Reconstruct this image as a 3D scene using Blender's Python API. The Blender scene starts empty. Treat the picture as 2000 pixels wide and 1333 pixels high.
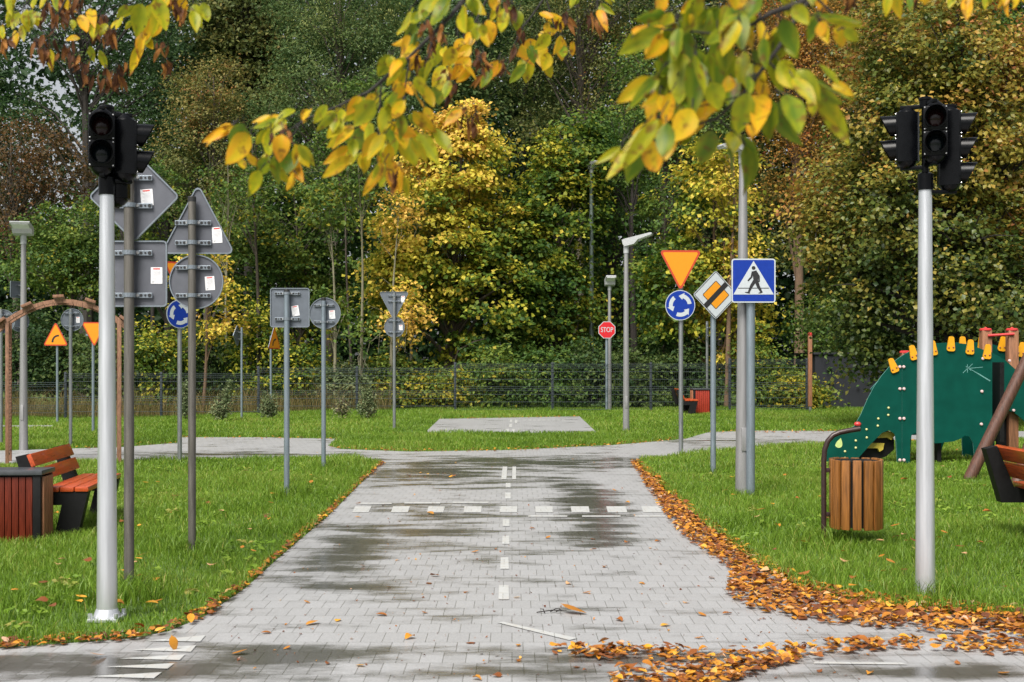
import bpy, bmesh, math, random
import numpy as np
from mathutils import Vector, Matrix

random.seed(7)
RNG = np.random.default_rng(7)
SC = bpy.context.scene
COL = SC.collection
PI = math.pi
R = math.radians

# ------------------------------------------------------------------ camera, sky, sun, exposure
F_PX, HCAM, HOR = 2460.0, 1.30, 705.0        # focal length in photo pixels, eye height, horizon row


def G(px, py):
    """ground point seen at a photo pixel"""
    d = F_PX * HCAM / (py - HOR)
    return ((px - 1000.0) * d / F_PX, d)


def W(px, py, d):
    """point at distance d seen at a photo pixel"""
    return Vector(((px - 1000.0) * d / F_PX, d, HCAM - (py - HOR) * d / F_PX))


cam_d = bpy.data.cameras.new("camera")
cam = bpy.data.objects.new("camera", cam_d)
COL.objects.link(cam)
cam.location = (0, 0, HCAM)
cam.rotation_euler = (R(90), 0, 0)
cam_d.sensor_width = 36.0
cam_d.lens = F_PX / 2000 * 36
cam_d.shift_y = 38.5 / 2000
cam_d.clip_start = 0.05
cam_d.clip_end = 1500
cam_d.dof.use_dof = True
cam_d.dof.focus_distance = 12.0
cam_d.dof.aperture_fstop = 7.5
SC.camera = cam

SUN_EL, SUN_AZ = R(54), R(205)               # azimuth clockwise from +Y
world = bpy.data.worlds.new("World")
SC.world = world
world.use_nodes = True
wn = world.node_tree
bg = wn.nodes["Background"]
sky = wn.nodes.new("ShaderNodeTexSky")
sky.sky_type = 'NISHITA'
sky.sun_disc = False
sky.sun_elevation = SUN_EL
sky.sun_rotation = SUN_AZ
sky.air_density = 1.0
sky.dust_density = 3.0
hs = wn.nodes.new("ShaderNodeHueSaturation")
hs.inputs['Saturation'].default_value = 0.22
wn.links.new(sky.outputs[0], hs.inputs['Color'])
wn.links.new(hs.outputs[0], bg.inputs[0])
bg.inputs[1].default_value = 0.075

sun_d = bpy.data.lights.new("sun", 'SUN')
sun_d.energy = 3.4
sun_d.angle = R(34)
sun_d.color = (1.0, 0.955, 0.88)
sun = bpy.data.objects.new("sun", sun_d)
COL.objects.link(sun)
sdir = Vector((math.sin(SUN_AZ) * math.cos(SUN_EL), math.cos(SUN_AZ) * math.cos(SUN_EL), math.sin(SUN_EL)))
sun.rotation_euler = sdir.to_track_quat('Z', 'Y').to_euler()

SC.view_settings.view_transform = 'Standard'
SC.view_settings.look = 'None'
SC.view_settings.gamma = 1.0
SC.view_settings.exposure = 0.95
SC.cycles.max_bounces = 8
SC.cycles.transmission_bounces = 6
SC.cycles.transparent_max_bounces = 8
SC.cycles.use_denoising = True

# ------------------------------------------------------------------ materials


def nmat(name):
    m = bpy.data.materials.new(name)
    m.use_nodes = True
    nt = m.node_tree
    return m, nt, nt.nodes["Principled BSDF"], nt.nodes["Material Output"]


def mat(name, col, rough=0.5, metal=0.0, var=0.12, scale=30, bump=0.0, stretch=(1, 1, 1), spec=0.5, coat=0.0):
    """plain surface with procedural mottling, roughness breakup and optional bump"""
    m, nt, p, out = nmat(name)
    tc = nt.nodes.new("ShaderNodeTexCoord")
    mp = nt.nodes.new("ShaderNodeMapping")
    mp.inputs['Scale'].default_value = stretch
    nz = nt.nodes.new("ShaderNodeTexNoise")
    nz.inputs['Scale'].default_value = scale
    nz.inputs['Detail'].default_value = 6
    nt.links.new(tc.outputs['Object'], mp.inputs['Vector'])
    nt.links.new(mp.outputs[0], nz.inputs['Vector'])
    mx = nt.nodes.new("ShaderNodeMix")
    mx.data_type = 'RGBA'
    c = np.array(col)
    mx.inputs[6].default_value = (*(c * (1 - var)), 1)
    mx.inputs[7].default_value = (*np.clip(c * (1 + var), 0, 1), 1)
    mr = nt.nodes.new("ShaderNodeMapRange")
    mr.inputs[1].default_value = 0.3
    mr.inputs[2].default_value = 0.7
    nt.links.new(nz.outputs[0], mr.inputs[0])
    nt.links.new(mr.outputs[0], mx.inputs[0])
    nt.links.new(mx.outputs[2], p.inputs['Base Color'])
    r2 = nt.nodes.new("ShaderNodeMapRange")
    r2.inputs[3].default_value = max(0.02, rough - 0.08)
    r2.inputs[4].default_value = min(1, rough + 0.08)
    nt.links.new(nz.outputs[0], r2.inputs[0])
    nt.links.new(r2.outputs[0], p.inputs['Roughness'])
    p.inputs['Metallic'].default_value = metal
    p.inputs['Specular IOR Level'].default_value = spec
    p.inputs['Coat Weight'].default_value = coat
    if bump:
        b = nt.nodes.new("ShaderNodeBump")
        b.inputs['Strength'].default_value = bump
        b.inputs['Distance'].default_value = 0.01
        nt.links.new(nz.outputs[0], b.inputs['Height'])
        nt.links.new(b.outputs[0], p.inputs['Normal'])
    return m


def foliage(name, stops, trans=0.36, rough=0.55, spec=0.22, spots=0.0, spot_col=(0.16, 0.06, 0.015), spot_scale=60):
    """leaf surface: colour of each leaf from its own 'tint', light passes through"""
    m, nt, p, out = nmat(name)
    at = nt.nodes.new("ShaderNodeAttribute")
    at.attribute_name = "tint"
    rp = nt.nodes.new("ShaderNodeValToRGB")
    el = rp.color_ramp.elements
    while len(el) < len(stops):
        el.new(0.5)
    for e, (pos, c) in zip(el, stops):
        e.position = pos
        e.color = (*c, 1)
    nt.links.new(at.outputs['Fac'], rp.inputs[0])
    col = rp.outputs[0]
    if spots:
        nz = nt.nodes.new("ShaderNodeTexNoise")
        nz.inputs['Scale'].default_value = spot_scale
        nz.inputs['Detail'].default_value = 4
        tc = nt.nodes.new("ShaderNodeTexCoord")
        nt.links.new(tc.outputs['Object'], nz.inputs['Vector'])
        mr = nt.nodes.new("ShaderNodeMapRange")
        mr.inputs[1].default_value = 0.56
        mr.inputs[2].default_value = 0.68
        mr.inputs[4].default_value = spots
        nt.links.new(nz.outputs[0], mr.inputs[0])
        mx = nt.nodes.new("ShaderNodeMix")
        mx.data_type = 'RGBA'
        nt.links.new(mr.outputs[0], mx.inputs[0])
        nt.links.new(col, mx.inputs[6])
        mx.inputs[7].default_value = (*spot_col, 1)
        col = mx.outputs[2]
    nt.links.new(col, p.inputs['Base Color'])
    p.inputs['Roughness'].default_value = rough
    p.inputs['Specular IOR Level'].default_value = spec
    tr = nt.nodes.new("ShaderNodeBsdfTranslucent")
    nt.links.new(col, tr.inputs[0])
    ms = nt.nodes.new("ShaderNodeMixShader")
    ms.inputs[0].default_value = trans
    nt.links.new(p.outputs[0], ms.inputs[1])
    nt.links.new(tr.outputs[0], ms.inputs[2])
    nt.links.new(ms.outputs[0], out.inputs[0])
    return m


def brick_nodes(nt, c1, c2, mortar):
    tc = nt.nodes.new("ShaderNodeTexCoord")
    br = nt.nodes.new("ShaderNodeTexBrick")
    br.offset = 0.5
    br.inputs['Scale'].default_value = 1.0
    br.inputs['Brick Width'].default_value = 0.10
    br.inputs['Row Height'].default_value = 0.20
    br.inputs['Mortar Size'].default_value = 0.0018
    br.inputs['Mortar Smooth'].default_value = 0.3
    br.inputs['Color1'].default_value = (*c1, 1)
    br.inputs['Color2'].default_value = (*c2, 1)
    br.inputs['Mortar'].default_value = (*mortar, 1)
    nt.links.new(tc.outputs['Object'], br.inputs['Vector'])
    return tc, br


def paving_mat():
    m, nt, p, out = nmat("wet_grey_paving")
    L = nt.links.new
    tc, br = brick_nodes(nt, (0.315, 0.317, 0.325), (0.290, 0.291, 0.297), (0.13, 0.13, 0.12))
    # damp patches: a few places where water stands, broken up by noise
    spots = [(1150, 985, .33, 2.0, .9), (1150, 1050, .45, .55, .8), (690, 1065, .33, .9, .9), (640, 1120, .35, .35, .7),
             (850, 922, .9, 1.3, .8), (1020, 905, 2.2, 1.2, .75), (730, 1150, .55, .22, .8), (420, 1300, 1.7, .36, .72),
             (100, 1300, 1.2, .36, .62), (860, 1000, .7, .8, .55), (1250, 1290, 1.0, .2, .6), (820, 1300, .8, .12, .6),
             (760, 1040, .8, .8, .5), (1000, 1085, .6, .35, .35), (450, 888, 2.0, .5, .6), (900, 940, 1.2, .8, .5),
             (1850, 1315, .9, .16, .75), (1400, 862, 2.4, .8, .4), (760, 1318, .6, .12, .7)]
    last = None
    for (px, py, rx, ry, k) in spots:
        x, y = G(px, py)
        sub = nt.nodes.new("ShaderNodeVectorMath")
        sub.operation = 'SUBTRACT'
        sub.inputs[1].default_value = (x, y, 0)
        L(tc.outputs['Object'], sub.inputs[0])
        mul = nt.nodes.new("ShaderNodeVectorMath")
        mul.operation = 'MULTIPLY'
        mul.inputs[1].default_value = (1 / rx, 1 / ry, 0)
        L(sub.outputs[0], mul.inputs[0])
        ln = nt.nodes.new("ShaderNodeVectorMath")
        ln.operation = 'LENGTH'
        L(mul.outputs[0], ln.inputs[0])
        mr = nt.nodes.new("ShaderNodeMapRange")
        mr.inputs[1].default_value = 1.5
        mr.inputs[2].default_value = 0.2
        mr.inputs[4].default_value = k
        L(ln.outputs['Value'], mr.inputs[0])
        if last is None:
            last = mr.outputs[0]
        else:
            mx = nt.nodes.new("ShaderNodeMath")
            mx.operation = 'MAXIMUM'
            L(last, mx.inputs[0])
            L(mr.outputs[0], mx.inputs[1])
            last = mx.outputs[0]
    nz = nt.nodes.new("ShaderNodeTexNoise")
    nz.inputs['Scale'].default_value = 1.5
    nz.inputs['Detail'].default_value = 7
    nz.inputs['Roughness'].default_value = 0.62
    mpn = nt.nodes.new("ShaderNodeMapping")
    mpn.inputs['Scale'].default_value = (0.8, 2.2, 1)
    L(tc.outputs['Object'], mpn.inputs['Vector'])
    L(mpn.outputs[0], nz.inputs['Vector'])
    # each block lies at a slightly different height, so damp follows the blocks too
    blk = nt.nodes.new("ShaderNodeTexBrick")
    blk.offset = 0.5
    for k, v in (('Scale', 1.0), ('Brick Width', 0.10), ('Row Height', 0.20), ('Mortar Size', 0.0)):
        blk.inputs[k].default_value = v
    blk.inputs['Color1'].default_value = (0, 0, 0, 1)
    blk.inputs['Color2'].default_value = (1, 1, 1, 1)
    L(tc.outputs['Object'], blk.inputs['Vector'])
    a1 = nt.nodes.new("ShaderNodeMath")
    a1.operation = 'MULTIPLY_ADD'
    L(nz.outputs[0], a1.inputs[0])
    a1.inputs[1].default_value = 3.2
    a1.inputs[2].default_value = -1.46
    a2 = nt.nodes.new("ShaderNodeMath")
    a2.operation = 'MULTIPLY_ADD'
    L(blk.outputs['Color'], a2.inputs[0])
    a2.inputs[1].default_value = 0.09
    L(a1.outputs[0], a2.inputs[2])
    a3 = nt.nodes.new("ShaderNodeMath")
    a3.operation = 'ADD'
    L(a2.outputs[0], a3.inputs[0])
    L(last, a3.inputs[1])
    wet = nt.nodes.new("ShaderNodeMapRange")
    wet.interpolation_type = 'SMOOTHSTEP'
    wet.inputs[1].default_value = 0.27
    wet.inputs[2].default_value = 0.98
    L(a3.outputs[0], wet.inputs[0])
    # grit
    n2 = nt.nodes.new("ShaderNodeTexNoise")
    n2.inputs['Scale'].default_value = 140
    n2.inputs['Detail'].default_value = 3
    L(tc.outputs['Object'], n2.inputs['Vector'])
    g = nt.nodes.new("ShaderNodeMapRange")
    g.inputs[1].default_value = 0.3
    g.inputs[2].default_value = 0.7
    g.inputs[3].default_value = 0.84
    g.inputs[4].default_value = 1.12
    L(n2.outputs[0], g.inputs[0])
    mg = nt.nodes.new("ShaderNodeMix")
    mg.data_type = 'RGBA'
    mg.blend_type = 'MULTIPLY'
    mg.inputs[0].default_value = 1
    L(br.outputs[0], mg.inputs[6])
    L(g.outputs[0], mg.inputs[7])
    dk = nt.nodes.new("ShaderNodeMix")
    dk.data_type = 'RGBA'
    dk.blend_type = 'MULTIPLY'
    L(wet.outputs[0], dk.inputs[0])
    L(mg.outputs[2], dk.inputs[6])
    dk.inputs[7].default_value = (0.30, 0.285, 0.262, 1)
    L(dk.outputs[2], p.inputs['Base Color'])
    ro = nt.nodes.new("ShaderNodeMapRange")
    ro.inputs[3].default_value = 0.42
    ro.inputs[4].default_value = 0.10
    L(wet.outputs[0], ro.inputs[0])
    L(ro.outputs[0], p.inputs['Roughness'])
    p.inputs['Specular IOR Level'].default_value = 0.5
    b = nt.nodes.new("ShaderNodeBump")
    b.inputs['Strength'].default_value = 0.5
    b.inputs['Distance'].default_value = 0.004
    b.invert = True
    L(br.outputs['Fac'], b.inputs['Height'])
    b2 = nt.nodes.new("ShaderNodeBump")
    b2.inputs['Strength'].default_value = 0.10
    b2.inputs['Distance'].default_value = 0.004
    L(n2.outputs[0], b2.inputs['Height'])
    L(b.outputs[0], b2.inputs['Normal'])
    L(b2.outputs[0], p.inputs['Normal'])
    return m


def paint_mat():
    m, nt, p, out = nmat("worn_white_road_paint")
    L = nt.links.new
    tc, br = brick_nodes(nt, (0.44, 0.45, 0.45), (0.39, 0.40, 0.40), (0.18, 0.18, 0.17))
    n2 = nt.nodes.new("ShaderNodeTexNoise")
    n2.inputs['Scale'].default_value = 26
    n2.inputs['Detail'].default_value = 7
    L(tc.outputs['Object'], n2.inputs['Vector'])
    mr = nt.nodes.new("ShaderNodeMapRange")
    mr.inputs[1].default_value = 0.46
    mr.inputs[2].default_value = 0.66
    L(n2.outputs[0], mr.inputs[0])
    mx = nt.nodes.new("ShaderNodeMix")
    mx.data_type = 'RGBA'
    L(mr.outputs[0], mx.inputs[0])
    L(br.outputs[0], mx.inputs[6])
    mx.inputs[7].default_value = (0.40, 0.39, 0.37, 1)
    L(mx.outputs[2], p.inputs['Base Color'])
    p.inputs['Roughness'].default_value = 0.4
    return m


def soil_mat():
    m, nt, p, out = nmat("lawn_soil_and_thatch")
    L = nt.links.new
    tc = nt.nodes.new("ShaderNodeTexCoord")
    nz = nt.nodes.new("ShaderNodeTexNoise")
    nz.inputs['Scale'].default_value = 2.5
    nz.inputs['Detail'].default_value = 9
    nz.inputs['Roughness'].default_value = 0.7
    L(tc.outputs['Object'], nz.inputs['Vector'])
    rp = nt.nodes.new("ShaderNodeValToRGB")
    e = rp.color_ramp.elements
    e[0].position = 0.3
    e[0].color = (0.045, 0.085, 0.014, 1)
    e[1].position = 0.7
    e[1].color = (0.085, 0.150, 0.022, 1)
    L(nz.outputs[0], rp.inputs[0])
    L(rp.outputs[0], p.inputs['Base Color'])
    p.inputs['Roughness'].default_value = 0.9
    return m


M = {}
M['paving'] = paving_mat()
M['paint'] = paint_mat()
M['soil'] = soil_mat()
M['grass'] = foliage("grass_blade", [(0.0, (0.070, 0.135, 0.012)), (0.45, (0.155, 0.270, 0.026)), (0.8, (0.235, 0.335, 0.050)), (1.0, (0.33, 0.31, 0.08))], trans=0.4, rough=0.38)
M['drygrass'] = foliage("dry_grass", [(0.0, (0.07, 0.09, 0.02)), (0.5, (0.20, 0.155, 0.06)), (1.0, (0.33, 0.25, 0.11))], trans=0.35, rough=0.7)
M['galv'] = mat("galvanised_steel", (0.26, 0.27, 0.28), 0.42, 0.75, 0.16, 40, 0.05, (1, 1, .15))
M['galvdull'] = mat("weathered_galvanised_steel", (0.135, 0.125, 0.112), 0.5, 0.55, 0.30, 50, 0.12, (1, 1, .08))
M['galvblue'] = mat("blue_grey_galvanised_steel", (0.23, 0.275, 0.32), 0.4, 0.6, 0.12, 40, 0.03, (1, 1, .15))
M['bracket'] = mat("bracket_steel", (0.21, 0.24, 0.275), 0.42, 0.6, 0.12, 80)
M['alu'] = mat("brushed_aluminium_pole", (0.60, 0.615, 0.65), 0.36, 0.72, 0.10, 60, 0.03, (1, 1, .05))
M['lampgrey'] = mat("grey_lamp_housing", (0.42, 0.43, 0.44), 0.4, 0.3, 0.08, 30)
M['lampglass'] = mat("lamp_diffuser", (0.72, 0.73, 0.74), 0.2, 0.0, 0.05, 20)
M['lamppole'] = mat("grey_lamp_pole", (0.30, 0.295, 0.30), 0.42, 0.55, 0.10, 30, 0.03, (1, 1, .1))
M['greenpole'] = mat("green_grey_pole", (0.16, 0.20, 0.185), 0.5, 0.4, 0.12, 20)
M['signback'] = mat("grey_sign_back", (0.096, 0.101, 0.120), 0.5, 0.25, 0.08, 18, 0.02)
M['signbackblue'] = mat("blue_grey_sign_back", (0.115, 0.132, 0.158), 0.48, 0.3, 0.08, 18, 0.02)
M['blackcap'] = mat("black_plastic_cap", (0.016, 0.016, 0.017), 0.45)
M['signal'] = mat("black_signal_housing", (0.0015, 0.0018, 0.0026), 0.27, 0.0, 0.2, 30, 0.01, spec=0.16)
M['lensred'] = mat("unlit_dark_red_lens", (0.008, 0.002, 0.002), 0.12, 0.0, 0.2, 160, 0.1, spec=.25)
M['lensgreen'] = mat("unlit_dark_green_lens", (0.002, 0.004, 0.005), 0.12, 0.0, 0.2, 160, 0.1, spec=.25)
M['screw'] = mat("screw_steel", (0.55, 0.55, 0.55), 0.3, 0.8)
M['white'] = mat("white_sign_sheeting", (0.42, 0.455, 0.485), 0.45, 0.0, 0.05, 40)
M['paper'] = mat("white_sticker", (0.72, 0.72, 0.74), 0.5, 0.0, 0.05, 60)
M['inkgrey'] = mat("grey_print", (0.42, 0.42, 0.44), 0.6)
M['inkred'] = mat("red_print", (0.55, 0.07, 0.06), 0.6)
M['orange'] = mat("amber_sign_sheeting", (0.68, 0.235, 0.004), 0.4, 0.0, 0.04, 30)
M['redrim'] = mat("red_sign_rim", (0.44, 0.045, 0.014), 0.42, 0.0, 0.06, 30)
M['red'] = mat("red_sign_sheeting", (0.50, 0.008, 0.016), 0.4, 0.0, 0.05, 30)
M['blue'] = mat("blue_sign_sheeting", (0.003, 0.028, 0.25), 0.42, 0.0, 0.08, 30, spec=.3)
M['blacksym'] = mat("black_sign_print", (0.012, 0.012, 0.014), 0.45)
M['gold'] = mat("golden_yellow_sheeting", (0.62, 0.24, 0.006), 0.4, 0.0, 0.04, 30)
M['slatorange'] = mat("wet_orange_stained_wood", (0.40, 0.062, 0.014), 0.30, 0.0, 0.30, 14, 0.12, (6, .5, 6), coat=0.25)
M['slatred'] = mat("red_brown_stained_wood", (0.095, 0.014, 0.006), 0.42, 0.0, 0.38, 14, 0.12, (6, 6, .5), spec=.22)
M['slatbright'] = mat("bright_red_stained_wood", (0.27, 0.026, 0.012), 0.42, 0.0, 0.22, 14, 0.1, (6, 6, .5))
M['slatlight'] = mat("pale_brown_wood_edge", (0.30, 0.13, 0.065), 0.5, 0.0, 0.3, 14, 0.12, (6, 6, .5))
M['blacksteel'] = mat("black_painted_steel", (0.006, 0.006, 0.0065), 0.55, 0.0, 0.25, 30, 0.05, spec=.22)
M['greytop'] = mat("dark_grey_bin_top", (0.055, 0.060, 0.068), 0.35, 0.1, 0.15, 20)
M['binwood'] = mat("honey_brown_bin_wood", (0.20, 0.078, 0.016), 0.42, 0.0, 0.42, 9, 0.15, (9, 9, .7))
M['binpost'] = mat("dark_brown_painted_tube", (0.030, 0.015, 0.013), 0.36, 0.1, 0.25, 40)
M['pinewood'] = mat("brown_impregnated_timber", (0.24, 0.105, 0.052), 0.6, 0.0, 0.35, 12, 0.2, (7, 7, .6))
M['archwood'] = mat("weathered_brown_lattice_timber", (0.22, 0.11, 0.065), 0.65, 0.0, 0.35, 16, 0.2, (5, 5, 1))
M['swingwood'] = mat("dark_brown_round_timber", (0.080, 0.034, 0.022), 0.55, 0.0, 0.4, 10, 0.25, (8, 8, .8))
M['playgreen'] = mat("dark_green_play_panel", (0.0005, 0.052, 0.038), 0.55, 0.0, 0.14, 6, 0.02, spec=.12)
M['playedge'] = mat("pale_green_panel_edge", (0.10, 0.26, 0.24), 0.5)
M['playyellow'] = mat("yellow_play_plastic", (0.66, 0.30, 0.008), 0.4, 0.0, 0.06, 20)
M['rungyellow'] = mat("dull_yellow_rung", (0.42, 0.33, 0.04), 0.5, 0.0, 0.2, 20)
M['boltred'] = mat("red_brown_bolt", (0.22, 0.05, 0.03), 0.45)
M['boltpink'] = mat("pale_pink_bolt_cap", (0.55, 0.40, 0.40), 0.35)
M['boltyellow'] = mat("pale_yellow_stud", (0.52, 0.50, 0.22), 0.4)
M['playred'] = mat("red_play_plastic", (0.50, 0.035, 0.035), 0.4)
M['eye'] = mat("pale_lime_eye", (0.45, 0.55, 0.20), 0.4)
M['chalk'] = mat("white_scratches", (0.12, 0.30, 0.28), 0.8)
M['fence'] = mat("anthracite_fence_wire", (0.055, 0.070, 0.074), 0.45, 0.3, 0.1, 30)
M['fencepost'] = mat("anthracite_fence_post", (0.028, 0.036, 0.046), 0.5, 0.2, 0.1, 30)
M['darkwall'] = mat("dark_slate_cladding", (0.007, 0.0085, 0.014), 0.7, 0.0, 0.15, 3)
M['bark'] = mat("grey_brown_bark", (0.070, 0.055, 0.042), 0.85, 0.0, 0.4, 9, 0.6, (3, 3, .5))
M['barkdark'] = mat("dark_bark", (0.026, 0.021, 0.018), 0.85, 0.0, 0.4, 9, 0.5, (3, 3, .5))
M['barkpale'] = mat("pale_bark", (0.17, 0.155, 0.10), 0.8, 0.0, 0.35, 9, 0.4, (3, 3, .4))
M['barkred'] = mat("reddish_brown_bark", (0.13, 0.080, 0.048), 0.85, 0.0, 0.35, 9, 0.4, (3, 3, .4))

# leaf palettes
M['L_yellow'] = foliage("yellow_maple_leaf", [(0.0, (0.028, 0.072, 0.014)), (0.35, (0.10, 0.16, 0.018)), (0.58, (0.40, 0.37, 0.035)), (0.80, (0.66, 0.52, 0.070)), (1.0, (0.68, 0.42, 0.09))])
M['L_green'] = foliage("mid_green_leaf", [(0.0, (0.026, 0.070, 0.017)), (0.5, (0.075, 0.138, 0.026)), (0.85, (0.175, 0.225, 0.034)), (1.0, (0.36, 0.29, 0.025))])
M['L_dark'] = foliage("dark_green_leaf", [(0.0, (0.016, 0.044, 0.016)), (0.6, (0.038, 0.080, 0.024)), (1.0, (0.105, 0.145, 0.036))], trans=0.35)
M['L_feather'] = foliage("feathery_green_leaf", [(0.0, (0.050, 0.100, 0.036)), (0.5, (0.105, 0.165, 0.052)), (1.0, (0.24, 0.25, 0.070))])
M['L_olive'] = foliage("olive_brown_leaf", [(0.0, (0.050, 0.080, 0.024)), (0.45, (0.125, 0.145, 0.040)), (0.8, (0.24, 0.200, 0.055)), (1.0, (0.28, 0.125, 0.040))])
M['L_brown'] = foliage("rusty_brown_leaf", [(0.0, (0.050, 0.048, 0.018)), (0.5, (0.115, 0.065, 0.024)), (1.0, (0.20, 0.090, 0.030))])
M['L_orange'] = foliage("orange_brown_leaf", [(0.0, (0.085, 0.080, 0.022)), (0.45, (0.235, 0.150, 0.030)), (0.8, (0.38, 0.180, 0.035)), (1.0, (0.36, 0.110, 0.040))])
M['L_linden'] = foliage("yellow_green_linden_leaf", [(0.0, (0.028, 0.060, 0.014)), (0.36, (0.095, 0.125, 0.022)), (0.64, (0.27, 0.235, 0.040)), (0.86, (0.42, 0.275, 0.050)), (1.0, (0.36, 0.140, 0.050))], rough=0.42, spec=0.35)
M['L_shrub'] = foliage("grey_green_shrub_leaf", [(0.0, (0.07, 0.105, 0.045)), (0.6, (0.16, 0.205, 0.095)), (1.0, (0.28, 0.25, 0.12))])
M['L_near'] = foliage("near_autumn_leaf", [(0.0, (0.085, 0.155, 0.012)), (0.33, (0.33, 0.34, 0.012)), (0.60, (0.60, 0.42, 0.014)), (0.85, (0.72, 0.33, 0.018)), (1.0, (0.60, 0.20, 0.025))], trans=0.5, rough=0.42, spec=0.28, spots=0.75)
M['L_wither'] = foliage("withered_brown_leaf", [(0.0, (0.045, 0.017, 0.008)), (0.6, (0.145, 0.055, 0.016)), (1.0, (0.36, 0.155, 0.035))], trans=0.3, rough=0.7)
M['L_litter'] = foliage("fallen_leaf_surface", [(0.0, (0.115, 0.036, 0.014)), (0.30, (0.26, 0.082, 0.017)), (0.6, (0.50, 0.205, 0.018)), (0.82, (0.66, 0.34, 0.03)), (1.0, (0.55, 0.33, 0.22))], trans=0.15, rough=0.30, spec=0.55, spots=0.5, spot_scale=45)
M['twig'] = mat("dark_wet_twig", (0.010, 0.007, 0.006), 0.75, 0.0, 0.3, 60, 0.3)

# ------------------------------------------------------------------ mesh helpers


class MB:
    """collects shapes, then links them as ONE mesh object"""

    def __init__(self):
        self.v, self.f, self.m = [], [], []

    def add(self, verts, faces, mi=0):
        o = len(self.v)
        self.v.extend([tuple(v) for v in verts])
        self.f.extend([tuple(i + o for i in f) for f in faces])
        self.m.extend([mi] * len(faces))
        return self

    def box(self, c, s, mi=0, rot=None, bev=0.0):
        hx, hy, hz = s[0] / 2, s[1] / 2, s[2] / 2
        if bev:
            b = min(bev, hx * .9, hy * .9, hz * .9)
            bm = bmesh.new()
            bmesh.ops.create_cube(bm, size=1)
            for v in bm.verts:
                v.co = Vector((v.co.x * s[0], v.co.y * s[1], v.co.z * s[2]))
            bmesh.ops.bevel(bm, geom=bm.edges[:], offset=b, segments=2, affect='EDGES', profile=0.6)
            bm.verts.index_update()
            vs = [v.co.copy() for v in bm.verts]
            fs = [[v.index for v in f.verts] for f in bm.faces]
            bm.free()
        else:
            vs = [Vector((x, y, z)) for x in (-hx, hx) for y in (-hy, hy) for z in (-hz, hz)]
            fs = [(0, 1, 3, 2), (4, 6, 7, 5), (0, 4, 5, 1), (2, 3, 7, 6), (0, 2, 6, 4), (1, 5, 7, 3)]
        if rot is not None:
            vs = [rot @ v for v in vs]
        c = Vector(c)
        return self.add([v + c for v in vs], fs, mi)

    def tube(self, pts, rad, n=10, mi=0, caps=True):
        pts = [Vector(p) for p in pts]
        if not hasattr(rad, '__len__'):
            rad = [rad] * len(pts)
        vs, fs = [], []
        ref = Vector((0.13, 0.31, 0.94)).normalized()
        t0 = (pts[1] - pts[0]).normalized()
        if abs(t0.dot(ref)) > 0.9:
            ref = Vector((1, 0.1, 0))
        a = t0.cross(ref).normalized()
        for i, p in enumerate(pts):
            t = (pts[min(i + 1, len(pts) - 1)] - pts[max(i - 1, 0)]).normalized()
            a = (a - t * a.dot(t)).normalized()
            b = t.cross(a)
            for k in range(n):
                q = 2 * PI * k / n
                vs.append(p + (a * math.cos(q) + b * math.sin(q)) * rad[i])
        for i in range(len(pts) - 1):
            for k in range(n):
                k2 = (k + 1) % n
                fs.append((i * n + k, i * n + k2, (i + 1) * n + k2, (i + 1) * n + k))
        if caps:
            fs.append(tuple(range(n - 1, -1, -1)))
            fs.append(tuple((len(pts) - 1) * n + k for k in range(n)))
        return self.add(vs, fs, mi)

    def lathe(self, prof, n=16, mi=0, mtx=None):
        """profile of (r, z) round the z axis"""
        vs, fs = [], []
        for (r, z) in prof:
            for k in range(n):
                q = 2 * PI * k / n
                v = Vector((r * math.cos(q), r * math.sin(q), z))
                vs.append(mtx @ v if mtx is not None else v)
        for i in range(len(prof) - 1):
            for k in range(n):
                k2 = (k + 1) % n
                fs.append((i * n + k, i * n + k2, (i + 1) * n + k2, (i + 1) * n + k))
        fs.append(tuple(range(n - 1, -1, -1)))
        fs.append(tuple((len(prof) - 1) * n + k for k in range(n)))
        return self.add(vs, fs, mi)

    def prism(self, poly, y0, y1, mi=0, mtx=None, mside=None):
        """outline in the x-z plane, extruded from y0 to y1"""
        n = len(poly)
        vs = [Vector((x, y0, z)) for x, z in poly] + [Vector((x, y1, z)) for x, z in poly]
        if mtx is not None:
            vs = [mtx @ v for v in vs]
        fs = [tuple(range(n)), tuple(range(2 * n - 1, n - 1, -1))]
        self.add(vs, fs, mi)
        o = len(self.v) - 2 * n
        for i in range(n):
            j = (i + 1) % n
            self.f.append((o + i, o + n + i, o + n + j, o + j))
            self.m.append(mi if mside is None else mside)
        return self

    def sheet(self, poly, y, mi=0):
        """flat outline in the x-z plane facing -y"""
        return self.add([(x, y, z) for x, z in poly], [tuple(range(len(poly)))], mi)

    def build(self, name, mats, parent=None, smooth=True, loc=None):
        me = bpy.data.meshes.new(name)
        me.from_pydata(self.v, [], self.f)
        if not isinstance(mats, (list, tuple)):
            mats = [mats]
        for k in mats:
            me.materials.append(M[k] if isinstance(k, str) else k)
        me.polygons.foreach_set('material_index', self.m)
        bm = bmesh.new()
        bm.from_mesh(me)
        bmesh.ops.recalc_face_normals(bm, faces=bm.faces[:])
        bm.to_mesh(me)
        bm.free()
        if smooth:
            me.polygons.foreach_set('use_smooth', [True] * len(me.polygons))
            me.set_sharp_from_angle(angle=R(35))
        me.update()
        o = bpy.data.objects.new(name, me)
        COL.objects.link(o)
        if parent:
            o.parent = parent
        if loc is not None:
            o.location = loc
        return o


def tag(o, label=None, cat=None, group=None, kind=None):
    if label:
        o['label'] = label
    if cat:
        o['category'] = cat
    if group:
        o['group'] = group
    if kind:
        o['kind'] = kind
    return o


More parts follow.
